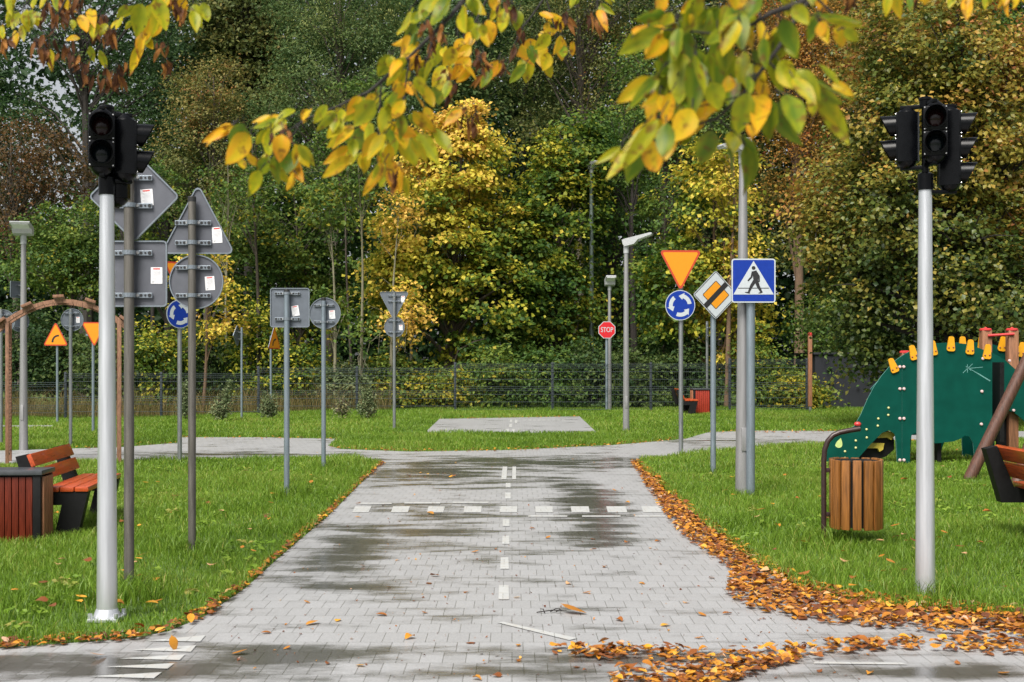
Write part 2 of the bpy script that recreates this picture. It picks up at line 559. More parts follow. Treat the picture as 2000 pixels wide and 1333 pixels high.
def thing(name, label, cat, loc=(0, 0, 0), rz=0.0, group=None):
    o = bpy.data.objects.new(name, None)
    o.empty_display_size = 0.2
    COL.objects.link(o)
    o.location = loc
    o.rotation_euler = (0, 0, rz)
    return tag(o, label, cat, group)


def np_mesh(name, V, T, mats, tint=None, parent=None, smooth=False, nper=3):
    """fast mesh: V (n,3) points, T (m,nper) faces, tint per point"""
    me = bpy.data.meshes.new(name)
    V = np.asarray(V, np.float32)
    T = np.asarray(T, np.int32)
    me.vertices.add(len(V))
    me.vertices.foreach_set('co', V.ravel())
    me.loops.add(T.size)
    me.loops.foreach_set('vertex_index', T.ravel())
    me.polygons.add(len(T))
    me.polygons.foreach_set('loop_start', np.arange(0, T.size, nper, dtype=np.int32))
    try:
        me.polygons.foreach_set('loop_total', np.full(len(T), nper, dtype=np.int32))
    except Exception:
        pass
    if smooth:
        me.polygons.foreach_set('use_smooth', np.ones(len(T), bool))
    if tint is not None:
        a = me.attributes.new("tint", 'FLOAT', 'POINT')
        a.data.foreach_set('value', np.asarray(tint, np.float32))
    for k in (mats if isinstance(mats, (list, tuple)) else [mats]):
        me.materials.append(M[k])
    me.update(calc_edges=True)
    o = bpy.data.objects.new(name, me)
    COL.objects.link(o)
    if parent:
        o.parent = parent
    return o


def unit(a):
    return a / np.maximum(np.linalg.norm(a, axis=-1, keepdims=True), 1e-9)


def leaf_cards(P, N, S, tint, aspect=0.62, fold=0.25, droop=0.5, rng=RNG):
    """each leaf: a folded four-cornered blade of two faces"""
    n = len(P)
    rnd = rng.normal(size=(n, 3))
    N = unit(N)
    u = unit(np.cross(N, rnd))
    u[:, 2] -= droop
    u = unit(u - N * np.sum(u * N, 1, keepdims=True))
    v = np.cross(N, u)
    S = S[:, None]
    lift = N * S * fold * 0.5
    b = P - u * S * 0.5
    t = P + u * S * 0.5
    l = P - v * S * aspect * 0.5 + lift - u * S * .08
    r = P + v * S * aspect * 0.5 + lift - u * S * .08
    V = np.stack([b, r, t, l], 1).reshape(-1, 3)
    i = np.arange(n)[:, None] * 4
    T = np.concatenate([i + [[0, 1, 2]], i + [[0, 2, 3]]], 1).reshape(-1, 3)
    return V, T, np.repeat(tint, 4)


def in_poly(x, y, poly):
    px = np.array([p[0] for p in poly])
    py = np.array([p[1] for p in poly])
    r = np.zeros(len(x), bool)
    j = len(poly) - 1
    for i in range(len(poly)):
        c = ((py[i] > y) != (py[j] > y)) & (x < (px[j] - px[i]) * (y - py[i]) / (py[j] - py[i] + 1e-12) + px[i])
        r ^= c
        j = i
    return r


def sstep(t):
    t = np.clip(t, 0, 1)
    return t * t * (3 - 2 * t)


def gz(x, y):
    """the lawn falls a little towards the far left"""
    return -0.20 * sstep((-3.5 - np.asarray(x, float)) / 7) * sstep((np.asarray(y, float) - 24) / 8)


# ------------------------------------------------------------------ ground, roads, paint
ROAD_PX = [(745, 905), (700, 950), (640, 1010), (590, 1052), (540, 1095), (480, 1150), (400, 1205), (330, 1235), (250, 1250), (0, 1268)]
ROAD = [G(*p) for p in ROAD_PX] + [(-12, 5.6), (-12, -6), (12, -6), (12, 6.6)]
ROAD += [G(*p) for p in [(2000, 1212), (1850, 1202), (1700, 1188), (1560, 1155), (1480, 1110), (1400, 1050), (1320, 980), (1240, 905),
                         (1255, 896), (1340, 887), (1480, 874), (1620, 866), (1800, 861), (2200, 857), (2200, 843), (1640, 843), (1480, 842),
                         (1385, 845), (1366, 850), (1340, 858), (1200, 870), (1000, 880), (800, 883), (665, 878), (640, 871), (662, 858),
                         (500, 855), (350, 855), (346, 866), (240, 874), (0, 881), (-200, 884), (-200, 907), (0, 907), (240, 902), (500, 895), (690, 893)]]
FAR = [G(*p) for p in [(830, 846), (858, 819), (1132, 814), (1166, 846)]]
SLIVER = [G(*p) for p in [(-150, 838), (104, 836), (104, 832), (-150, 833)]]

mb = MB()
xs = np.concatenate([[-400, -150, -60], np.arange(-26, 26.1, 1.0), [60, 150, 400]])
ys = np.concatenate([[-60, -20, -8], np.arange(0, 44.1, 1.0), [60, 100, 200, 600]])
gv = [(x, y, float(gz(x, y))) for y in ys for x in xs]
nx = len(xs)
gf = [(j * nx + i, j * nx + i + 1, (j + 1) * nx + i + 1, (j + 1) * nx + i) for j in range(len(ys) - 1) for i in range(nx - 1)]
mb.add(gv, gf)
tag(mb.build('ground', 'soil', smooth=True), 'soil under the mown green lawn', 'ground', kind='structure')


def flat(name, poly, z, m, label, cat):
    b = MB()
    b.add([(x, y, z) for x, y in poly], [tuple(range(len(poly)))])
    o = b.build(name, m, smooth=False)
    if o.data.polygons[0].normal.z < 0:
        o.data.flip_normals()
    return tag(o, label, cat, kind='structure')


flat('road', ROAD, 0.004, 'paving', 'wet grey block paved road running to the roundabout', 'road')
flat('road', FAR, 0.004, 'paving', 'far paved road arm beyond the roundabout island', 'road')
flat('path', SLIVER, 0.012, 'paving', 'thin paved strip far left across the lawn', 'path')

PAINT_Z = 0.008
paint = MB()


def pq(*pts):
    paint.add([(*G(*p), PAINT_Z) for p in pts], [tuple(range(len(pts)))])


for (cx, y0, y1, w0, w1) in [(984, 1146, 1174, 19, 21), (985.5, 1091, 1114, 15, 17), (988, 1049, 1065, 13.5, 14.5), (988.5, 1016, 1030, 13, 13.5),
                             (992, 964, 976, 10.5, 11), (992.5, 945, 954, 9, 9.5)]:
    pq((cx - w0 / 2, y0), (cx + w0 / 2, y0), (cx + w1 / 2, y1), (cx - w1 / 2, y1))
pq((982, 913), (991, 913), (989, 938), (979, 938))
pq((1001, 913), (1008, 913), (1008, 938), (1000, 938))
for (xa, xb) in [(765, 798), (835, 867), (906, 940), (976, 1010), (1046, 1080), (1116, 1151), (1186, 1224), (1255, 1295), (690, 722)]:
    s = (xa - 1000) * .012
    pq((xa - s, 991), (xb - s, 991), (xb + s * .6, 1003), (xa + s * .6, 1003))
for (xa, xb, ya) in [(790, 860, 983), (884, 954, 982), (695, 765, 984), (1032, 1108, 1009), (1137, 1212, 1009), (1240, 1300, 1009)]:
    pq((xa, ya), (xb, ya), (xb, ya + 2.6), (xa, ya + 2.6))
for (tip, a, b) in [((287, 1255), (402, 1244), (391, 1257)), ((258, 1273), (383, 1264), (373, 1277)), ((234, 1290), (362, 1282), (351, 1293)),
                    ((205, 1306), (341, 1299), (327, 1310)), ((174, 1325), (316, 1317), (300, 1329))]:
    pq(tip, a, b)
pq((970, 1219), (984, 1218), (1128, 1250), (1112, 1254))
pq((1590, 1296), (1760, 1298), (1774, 1302), (1590, 1300))
for (xa, xb, ya, yb) in [(996, 1001, 821, 826), (995, 1001, 829, 836), (988, 995, 839, 845), (1006, 1011, 821, 828), (1000, 1006, 839, 845)]:
    pq((xa, ya), (xb, ya), (xb - 1, yb), (xa - 1, yb))
for k in range(9):
    pq((1022 + k * 9.4, 820.8), (1028 + k * 9.4, 820.8), (1028 + k * 9.4, 822.6), (1022 + k * 9.4, 822.6))
po = paint.build('road_marking', 'paint', smooth=False)
for pol in po.data.polygons:
    if pol.normal.z < 0:
        pol.flip()
tag(po, 'white painted dashes, squares and give way teeth on the paving', 'road marking', kind='structure')

# ------------------------------------------------------------------ signs


def rpoly(pts, r, n=5):
    """polygon with rounded corners"""
    out = []
    m = len(pts)
    for i in range(m):
        p = Vector(pts[i])
        a = (Vector(pts[i - 1]) - p).normalized()
        b = (Vector(pts[(i + 1) % m]) - p).normalized()
        ang = a.angle(b)
        t = r / math.tan(ang / 2)
        c = p + (a + b).normalized() * (r / math.sin(ang / 2))
        s, e = p + a * t, p + b * t
        a0 = math.atan2(s.y - c.y, s.x - c.x)
        a1 = math.atan2(e.y - c.y, e.x - c.x)
        while a1 - a0 > PI:
            a1 -= 2 * PI
        while a1 - a0 < -PI:
            a1 += 2 * PI
        for k in range(n + 1):
            q = a0 + (a1 - a0) * k / n
            out.append((c.x + r * math.cos(q), c.y + r * math.sin(q)))
    return out


def circ(r, n=40, c=(0, 0)):
    return [(c[0] + r * math.cos(2 * PI * k / n), c[1] + r * math.sin(2 * PI * k / n)) for k in range(n)]


def outline(shape, s, inset=0.0):
    """s: half width of squares, radius of discs, half base of triangles"""
    if shape == 'disc':
        return circ(s - inset)
    if shape == 'octagon':
        a = s - inset
        return [(a / math.cos(PI / 8) * math.cos(PI / 8 + k * PI / 4), a / math.cos(PI / 8) * math.sin(PI / 8 + k * PI / 4)) for k in range(8)]
    if shape == 'square':
        a = s - inset
        return rpoly([(-a, -a), (a, -a), (a, a), (-a, a)], max(.004, s * .13 - inset))
    if shape == 'diamond':
        a = (s - inset * 1.414)
        return rpoly([(0, -a), (a, 0), (0, a), (-a, 0)], max(.004, s * .10 - inset))
    if shape in ('triangle', 'yield', 'giveway'):
        h = s * 1.732
        ri = h / 3
        k = (ri - inset) / ri
        p = [(-s * k, -h / 3 * k), (s * k, -h / 3 * k), (0, h * 2 / 3 * k)]
        if shape != 'triangle':
            p = [(x, -y) for x, y in p][::-1]
        return rpoly(p, max(.004, s * .11 - inset * .6))


def plate_mesh(shape, s):
    b = MB()
    o = outline(shape, s)
    i = outline(shape, s, .008)
    n = len(o)
    vs = [(x, 0, z) for x, z in o] + [(x, .013, z) for x, z in o] + [(x, .013, z) for x, z in i] + [(x, .003, z) for x, z in i]
    fs = [tuple(range(n)), tuple(range(4 * n - 1, 3 * n - 1, -1))]
    ms = [0, 0]
    for k in range(n):
        j = (k + 1) % n
        fs += [(k, n + k, n + j, j), (n + k, 2 * n + k, 2 * n + j, n + j), (2 * n + k, 3 * n + k, 3 * n + j, 2 * n + j)]
        ms += [1, 1, 1]
    b.v = [tuple(v) for v in vs]
    b.f, b.m = fs, ms
    return b


def bracket_mesh(L, h, pr):
    b = MB()
    b.box((0, .018, 0), (L, .010, h), 0, bev=.002)
    # band round the post
    pts = [(pr * 1.25 * math.cos(q), .026 + pr + pr * 1.15 * math.sin(q), 0) for q in np.linspace(PI, 0, 9)]
    w = h * .42
    prev = None
    for p in pts:
        if prev is not None:
            mid = (Vector(p) + Vector(prev)) / 2
            d = Vector(p) - Vector(prev)
            rot = Matrix.Rotation(math.atan2(d.y, d.x), 3, 'Z')
            b.box(mid, (d.length * 1.15, .004, w * 2), 0, rot)
        prev = p
    for sx in (-1, 1):
        for (fx, rr) in ((.44, .36), (.34, .22), (.24, .30)):
            x = sx * fx * L
            b.lathe([(h * rr, 0), (h * rr, .0024)], 10, 1, Matrix.Translation((x, .0226, 0)) @ Matrix.Rotation(-PI / 2, 4, 'X'))  # flat black discs paint in the dark of the strip's holes
        b.lathe([(h * .3, 0), (h * .3, .012)], 6, 2, Matrix.Translation((sx * L * .16, .0226, 0)) @ Matrix.Rotation(-PI / 2, 4, 'X'))
    return b


def sticker_mesh(w, h):
    b = MB()
    b.box((0, .0042, 0), (w, .002, h), 0)
    b.box((0, .0058, h * .41), (w * .6, .0012, h * .08), 1)
    for k in range(9):
        z = h * (.28 - k * .075)
        b.box((-w * .04 * (k % 3), .0058, z), (w * (.74 - .07 * (k % 3)), .0012, h * .018), 2)
    b.box((w * .3, .0058, -h * .38), (w * .2, .0012, h * .11), 2)
    return b


def ring_arrow(b, R0, R1, a0, a1, mi, y):
    """curved arrow running counter-clockwise as seen from the front"""
    n = 10
    ah = a1 - R(26)
    out = []
    for q in np.linspace(a0, ah, n):
        out.append((R1 * math.cos(q), R1 * math.sin(q)))
    rm = (R0 + R1) / 2
    wid = (R1 - R0)
    out.append(((R1 + wid * .42) * math.cos(ah), (R1 + wid * .42) * math.sin(ah)))
    out.append((rm * math.cos(a1 + R(4)), rm * math.sin(a1 + R(4))))
    out.append(((R0 - wid * .42) * math.cos(ah), (R0 - wid * .42) * math.sin(ah)))
    for q in np.linspace(ah, a0, n):
        out.append((R0 * math.cos(q), R0 * math.sin(q)))
    b.sheet(out, y, mi)


def limb2d(b, pts, ws, mi, y):
    """flat tapering limb along points"""
    L, Rr = [], []
    for i, p in enumerate(pts):
        p = Vector(p)
        t = (Vector(pts[min(i + 1, len(pts) - 1)]) - Vector(pts[max(i - 1, 0)])).normalized()
        nn = Vector((-t.y, t.x))
        L.append(tuple(p + nn * ws[i]))
        Rr.append(tuple(p - nn * ws[i]))
    b.sheet(L + Rr[::-1], y, mi)


def face_mesh(kind, s):
    """coloured front of a sign plus its materials"""
    b = MB()
    if kind == 'roundabout':
        b.sheet(outline('disc', s), -.001, 0)
        b.sheet(outline('disc', s, s * .045), -.0022, 1)
        for k in range(3):
            a = R(8 + 120 * k)
            ring_arrow(b, s * .50, s * .76, a, a + R(88), 0, -.0034)
        return b, ['white', 'blue']
    if kind == 'yield' or kind == 'curve':
        sh = 'yield' if kind == 'yield' else 'triangle'
        b.sheet(outline(sh, s), -.001, 0)
        b.sheet(outline(sh, s, s * .085), -.0022, 1)
        if kind == 'curve':
            q = s * 1.0
            limb2d(b, [(-.26 * q, -.34 * q), (-.22 * q, -.14 * q), (-.10 * q, .04 * q), (.08 * q, .13 * q), (.27 * q, .15 * q)],
                   [.075 * q, .075 * q, .07 * q, .065 * q, .06 * q], 2, -.0034)
        return b, ['redrim', 'orange', 'blacksym']
    if kind == 'stop':
        b.sheet(outline('octagon', s), -.001, 0)
        b.sheet(outline('octagon', s, s * .07), -.0022, 1)
        return b, ['white', 'red']
    if kind == 'crossing':
        b.sheet(outline('square', s), -.001, 0)
        b.sheet(outline('square', s, s * .06), -.0022, 1)
        q = s
        b.sheet([(-.92 * q, -.63 * q), (.92 * q, -.63 * q), (0, .90 * q)], -.0034, 0)
        b.sheet(circ(.088 * q, 16, (0, .575 * q)), -.0046, 2)
        y = -.0046
        b.sheet([(-.72 * q, -.36 * q), (-.70 * q, -.325 * q), (.70 * q, -.325 * q), (.72 * q, -.36 * q)], y + .0004, 2)
        limb2d(b, [(.02 * q, .44 * q), (.09 * q, .22 * q), (.10 * q, -.04 * q)], [.11 * q, .125 * q, .10 * q], 2, y)
        limb2d(b, [(.06 * q, .0), (-.10 * q, -.25 * q), (-.22 * q, -.52 * q)], [.085 * q, .07 * q, .045 * q], 2, y - .0002)
        limb2d(b, [(.12 * q, .0), (.22 * q, -.28 * q), (.36 * q, -.52 * q)], [.085 * q, .07 * q, .045 * q], 2, y - .0004)
        limb2d(b, [(-.17 * q, -.55 * q), (-.28 * q, -.54 * q), (-.40 * q, -.525 * q)], [.04 * q, .03 * q, .012 * q], 2, y - .0006)
        limb2d(b, [(.40 * q, -.50 * q), (.32 * q, -.545 * q), (.22 * q, -.57 * q)], [.04 * q, .03 * q, .012 * q], 2, y - .0006)
        limb2d(b, [(-.04 * q, .42 * q), (-.10 * q, .16 * q), (-.26 * q, -.01 * q)], [.045 * q, .042 * q, .03 * q], 2, y - .0008)
        limb2d(b, [(.10 * q, .40 * q), (.24 * q, .20 * q), (.25 * q, -.06 * q)], [.05 * q, .042 * q, .03 * q], 2, y - .0008)
        return b, ['white', 'blue', 'blacksym']
    if kind == 'endpriority':
        b.sheet(outline('diamond', s), -.001, 0)
        b.sheet(outline('diamond', s, s * .025), -.0018, 2)
        b.sheet(outline('diamond', s, s * .055), -.0026, 0)
        b.sheet(outline('diamond', s * .60), -.0034, 2)
        b.sheet([(0, -s * .56), (s * .56, 0), (0, s * .56), (-s * .56, 0)], -.0042, 1)
        u, v = Vector((.7071, .7071)), Vector((-.7071, .7071))
        w, l = s * .105, s * .655
        p = [u * l + v * w, u * l - v * w, -u * l - v * w, -u * l + v * w]
        b.sheet([tuple(k) for k in p], -.0050, 2)
        return b, ['white', 'gold', 'blacksym']


def text_mesh(body, size, name, m, parent):
    cu = bpy.data.curves.new(name, 'FONT')
    cu.body = body
    cu.align_x = 'CENTER'
    cu.align_y = 'CENTER'
    cu.size = size
    cu.extrude = 0.0006
    cu.offset = 0.0012
    t = bpy.data.objects.new(name, cu)
    COL.objects.link(t)
    dg = bpy.context.evaluated_depsgraph_get()
    me = bpy.data.meshes.new_from_object(t.evaluated_get(dg))
    bpy.data.objects.remove(t)
    o = bpy.data.objects.new(name, me)
    me.materials.clear()
    me.materials.append(M[m])
    COL.objects.link(o)
    o.parent = parent
    o.rotation_euler = (PI / 2, 0, 0)
    return o


SHAPES = {'roundabout': 'disc', 'yield': 'yield', 'curve': 'triangle', 'stop': 'octagon', 'crossing': 'square', 'endpriority': 'diamond'}
MESHC = {}


def sign_post(px, py, label, plates, top, pr, pm='galv', cat='road sign', cap=False, group=None, back='signback', lean=0.0):
    """a post on the ground at photo pixel (px, py) with plates given as
    (kind or shape, front?, centre px x, centre px y, half size m, yaw off square, brackets?, sticker px offsets)"""
    x, d = G(px, py)
    z0 = float(gz(x, d))
    t = thing('road_sign', label, cat, (x, d, z0), 0, group)
    sc = d / F_PX
    H = HCAM - (top - HOR) * sc - z0
    b = MB()
    b.tube([(0, 0, -.05), (lean * .5, 0, H * .5), (lean, 0, H)], pr, 16)
    b.build('post', pm, t)
    if cap:
        MB().lathe([(pr * 1.06, 0), (pr * 1.08, .03), (pr * .9, .036)], 16).build('post_cap', 'blackcap', t, loc=(lean, 0, H - .022))
    for (kind, cx, cy, s, yaw, nb, st) in plates:
        front = kind in SHAPES
        shape = SHAPES.get(kind, kind)
        if front:
            ang = yaw
        else:
            ang = PI + yaw
        fwd = Vector((math.sin(ang), -math.cos(ang), 0))
        zc = HCAM - (cy - HOR) * sc - z0
        off = Vector(((cx - px) * sc, 0, zc)) + fwd * (pr + .028)
        pl = plate_mesh(shape, s).build('sign_plate', [back, 'bracket'], t, loc=off)
        pl.rotation_euler = (0, 0, ang)
        if shape in ('triangle', 'yield', 'giveway'):
            pl.scale = (1, 1, 1.10)
        if front:
            fb, fm = face_mesh(kind, s)
            f = MB()
            f.v, f.f, f.m = fb.v, fb.f, fb.m
            fo = f.build('sign_face', fm, pl, smooth=False)
            for pol in fo.data.polygons:
                if pol.normal.y > 0:
                    pol.flip()
            if kind == 'stop':
                tx = text_mesh("STOP", s * .72, 'lettering', 'white', pl)
                tx.location = (0, -.004, 0)
                tx.scale = (.86, 1.15, 1)
        for k, bz in enumerate(nb):
            Lb = min(.245, s * 1.3)
            br = bracket_mesh(Lb, .030 if s > .17 else .024, pr).build('mounting_bracket', ['bracket', 'blackcap', 'screw'], pl, smooth=False)
            # post sits behind the plate, brackets centred on the post
            br.location = ((-(cx - px) * sc) * (1 if front else -1), 0, bz)
        if st:
            so = sticker_mesh(st[2], st[3]).build('sticker', ['paper', 'inkred', 'inkgrey'], pl, smooth=False)
            so.location = (-st[0], 0, st[1])
            so.rotation_euler = (0, st[4] if len(st) > 4 else 0, 0)
    return t


BRK = (.075, -.075)
# left side, from the nearest post
sign_post(252, 1150, 'near left sign post seen from behind with grey diamond plate above grey square plate', [
    ('diamond', 257, 382, .262, 0, (.105, -.055), (.072, -.005, .070, .094, .08)),
    ('square', 257, 534, .190, 0, (.118, -.125), (.128, -.010, .066, .094)),
], 338, .029, 'galvdull', cap=False)
sign_post(375, 1080, 'left sign post seen from behind with tall grey triangle plate above grey disc plate', [
    ('triangle', 384, 449, .2525, R(2), (.045, -.078), (.128, -.028, .066, .098, .06)),
    ('disc', 380, 550, .185, 0, (.096, -.094), (.092, -.010, .064, .094, .07)),
], 388, .0262, 'galvdull', cap=True)
sign_post(560, 972, 'single grey square sign back on a post left of the road', [
    ('square', 564.5, 601, .188, 0, (.135, -.108), (.052, -.030, .068, .098, .16)),
], 569, .0265, 'galvblue', cap=True, back='signbackblue')
sign_post(632, 918, 'single grey disc sign back on a slim post beside the left lawn corner', [
    ('disc', 633.5, 612, .188, 0, (.095, -.105), (.085, -.015, .07, .10, .08)),
], 584, .0265, 'galvblue', cap=True, back='signbackblue')
sign_post(770, 838, 'distant sign post with grey upside down triangle back above grey disc back', [
    ('giveway', 769, 589, .292, 0, (.10, -.0), (.17, .04, .07, .11)),
    ('disc', 770, 639, .196, 0, (.12, -.10), (.12, -.01, .07, .10)),
], 572, .029, 'galv', back='signbackblue')
sign_post(351, 903, 'turned blue roundabout sign under a mostly hidden amber plate, left of the road', [
    ('yield', 349, 536, .24, R(42), (), None),
    ('roundabout', 347, 614, .182, R(42), (.1, -.1), None),
], 515, .029, 'galv')
sign_post(112, 825, 'amber triangular bend warning sign under the wooden arch', [
    ('curve', 110.5, 660, .265, 0, BRK, None)], 640, .026, 'galvblue')
sign_post(138, 873, 'grey disc sign back on a slim post beside the bend warning sign', [
    ('disc', 139, 625, .172, 0, (.1, -.1), (.085, .0, .055, .09))], 604, .026, 'galv', back='signbackblue')
sign_post(182, 846, 'amber give way sign half hidden behind the left traffic light pole', [
    ('yield', 186, 646, .233, R(0), BRK, None)], 634, .026, 'galvblue')
sign_post(2, 868, 'grey disc sign back behind the left leg of the wooden arch', [
    ('disc', 4, 628, .185, 0, (.1, -.1), None)], 604, .026, 'galv', back='signbackblue')
sign_post(44, 862, 'post behind the far left lamp with edge on square plate above grey disc', [
    ('square', 37, 566, .135, R(66), (.07, -.09), None),
    ('disc', 41, 628, .172, R(52), (.1, -.1), None)], 548, .026, 'galv', back='signbackblue')
sign_post(472, 815, 'grey sign plate seen edge on atop a post by the left fence', [
    ('diamond', 467, 656, .25, R(80), (.08, -.08), None)], 640, .026, 'galvblue', back='signbackblue')
sign_post(529, 812, 'amber triangular sign seen nearly edge on below the grey square sign back', [
    ('curve', 532, 667, .286, R(70), BRK, None)], 656, .026, 'galvblue')
# right side
sign_post(1466, 972, 'blue and white pedestrian crossing sign in front of the tall right lamp post', [
    ('crossing', 1469, 549.5, .208, 0, (.12, -.12), None)], 520, .0415, 'galvblue')
sign_post(1393, 927, 'white and gold diamond end of priority sign crossed by a black bar', [
    ('endpriority', 1394, 577, .278, R(14), (.1, -.1), None)], 545, .0315, 'galvblue')
sign_post(1330, 885, 'right sign post with amber give way triangle above blue roundabout disc', [
    ('yield', 1327.5, 516.5, .302, R(3), (.1, -.06), None),
    ('roundabout', 1327, 597, .212, R(3), (.1, -.1), None)], 500, .032, 'galv')
sign_post(1185, 803, 'red octagonal STOP sign before the fence', [
    ('stop', 1185, 645, .218, 0, (.1, -.1), None)], 632, .04, 'galvblue')
sign_post(1381, 802, 'thin grey post with a side on plate behind the far red bin', [
    ('square', 1384, 648, .22, R(84), (.1, -.1), None)], 628, .035, 'galv', back='signbackblue')

# ------------------------------------------------------------------ street lamps


def lamp(px, py, label, top, r0, r1, head, pm='lamppole', d=None, z0=0.0):
    if d is None:
        x, d = G(px, py)
    else:
        x = (px - 1000) * d / F_PX
    t = thing('street_lamp', label, 'street lamp', (x, d, z0))
    sc = d / F_PX
    H = HCAM - (top - HOR) * sc - z0
    b = MB()
    b.tube([(0, 0, -.1), (0, 0, 0), (0, 0, H * .55), (0, 0, H)], [r0, r0, r0 * .45 + r1 * .55, r1], 20)
    b.build('pole', pm, t)
    b = MB()
    b.box((0, -r0 * .93, .55), (r0 * .7, r0 * .3, .22), 0, bev=.004)
    b.build('service_hatch', pm, t)
    if head[0] == 'flat':                        # boxy head tilted to one side, seen end on
        _, L, wd, th, yaw, tilt = head
        h = bpy.data.objects.new('lamp_head', None)
        m = MB()
        rot = Matrix.Rotation(yaw, 3, 'Z') @ Matrix.Rotation(-tilt, 3, 'Y')
        prof = [(-.06, -.5 * th), (-.04, -.9 * th), (L * .28, -.9 * th), (L * .45, -.35 * th), (L * .97, -.15 * th), (L, .05 * th), (L * .95, .2 * th), (0, .32 * th), (-.06, .25 * th)]
        mt = (rot.to_4x4())
        m.prism(prof, -wd / 2, wd / 2, 0, mt)
        bpy.data.objects.remove(h)
        hd = m.build('lamp_head', 'lampgrey', t, loc=(0, 0, H + th * .6))
        g = MB()
        g.prism([(L * .46, -.42 * th), (L * .95, -.22 * th), (L * .95, -.14 * th), (L * .46, -.3 * th)], -wd * .42, wd * .42, 0, mt)
        g.build('diffuser', 'lampglass', hd)
        MB().tube([(0, 0, H - .16), (0, 0, H + th * .1)], r1 * 1.25, 16).build('collar', 'lampgrey', t)
    return t


lamp(46, 880, 'grey street lamp at far left rising above the wooden arch', 456, .062, .034, ('flat', .36, .27, .10, R(-78), R(10)))
lamp(1451, 970, 'tallest street lamp standing behind the pedestrian crossing sign', 288, .074, .034, ('flat', .26, .13, .09, R(200), R(-14)))
lamp(1223, 845, 'street lamp with long arm shaped head beside the STOP sign', 478, .060, .040, ('flat', .50, .18, .11, R(-16), R(14)))
lamp(1190.5, 801, 'short grey lamp with boxy head directly behind the STOP sign', 556, .058, .04, ('flat', .30, .26, .16, R(-85), R(20)))
lamp(1155, 0, 'tall thin green grey lamp post among the trees beyond the fence', 328, .075, .055, ('flat', .34, .22, .16, R(-60), R(8)), 'greenpole', d=37.5)

# ------------------------------------------------------------------ traffic lights


def signal_head(t, n, loc, yaw, lens):
    w, c, dp = .126, .134, .10
    H = n * c
    b = MB()
    # moulded housing with rounded back
    o = [(-w / 2, -.012), (w / 2, -.012), (w / 2, dp * .45), (w * .36, dp * .85), (w * .15, dp), (-w * .15, dp), (-w * .36, dp * .85), (-w / 2, dp * .45)]
    vs = [(x, y, z) for z in (-H / 2, H / 2) for x, y in o]
    k = len(o)
    fs = [tuple(range(k - 1, -1, -1)), tuple(range(k, 2 * k))] + [(i, (i + 1) % k, k + (i + 1) % k, k + i) for i in range(k)]
    b.add(vs, fs)
    # peaked cap, lower funnel
    b.lathe([(.052, 0), (.048, .008), (.018, .034), (.012, .040)], 10, 0, Matrix.Translation((0, dp * .35, H / 2)))
    b.lathe([(.016, -.040), (.034, -.030), (.050, -.012), (.054, 0)], 12, 0, Matrix.Translation((0, dp * .35, -H / 2)))
    for i in range(n):
        zc = H / 2 - c * (i + .5)
        b.box((0, -.016, zc), (w * .985, .012, c * .97), 0, bev=.004)
    h = b.build('signal_head', 'signal', t, loc=loc)
    h.rotation_euler = (0, 0, yaw)
    sc = MB()
    for i in range(n):
        zc = H / 2 - c * (i + .5)
        for sx in (-1, 1):
            for sz in (-1, 1):
                sc.lathe([(.0042, 0), (.0042, .004), (.002, .006)], 8, 0, Matrix.Translation((sx * w * .43, -.021, zc + sz * c * .43)) @ Matrix.Rotation(PI / 2, 4, 'X'))
        ll = MB().lathe([(.047, 0), (.044, .006), (.030, .013), (.012, .017), (.002, .018)], 20, 0, Matrix.Translation((0, -.0225, zc)) @ Matrix.Rotation(PI / 2, 4, 'X'))
        ll.build('lens', lens[i], h)
        # hood: open below, longer on top
        v = MB()
        nn = 22
        ro, ri = .0575, .0545
        vv, ff = [], []
        for q in range(nn + 1):
            a = R(-62) + (R(180) + R(124)) * q / nn
            up = (math.sin(a) + .9) / 1.9
            ln = .028 + .058 * max(0, up)
            for rr in (ro, ri):
                vv.append((rr * math.cos(a), -.022, zc + rr * math.sin(a)))
                vv.append((rr * math.cos(a), -.022 - ln, zc + rr * math.sin(a)))
        for q in range(nn):
            a, e = q * 4, (q + 1) * 4
            ff += [(a, a + 1, e + 1, e), (a + 2, e + 2, e + 3, a + 3), (a + 1, a + 3, e + 3, e + 1)]
        v.add(vv, ff)
        v.build('visor', 'signal', h)
    sc.build('cover_screws', 'screw', h)
    return h


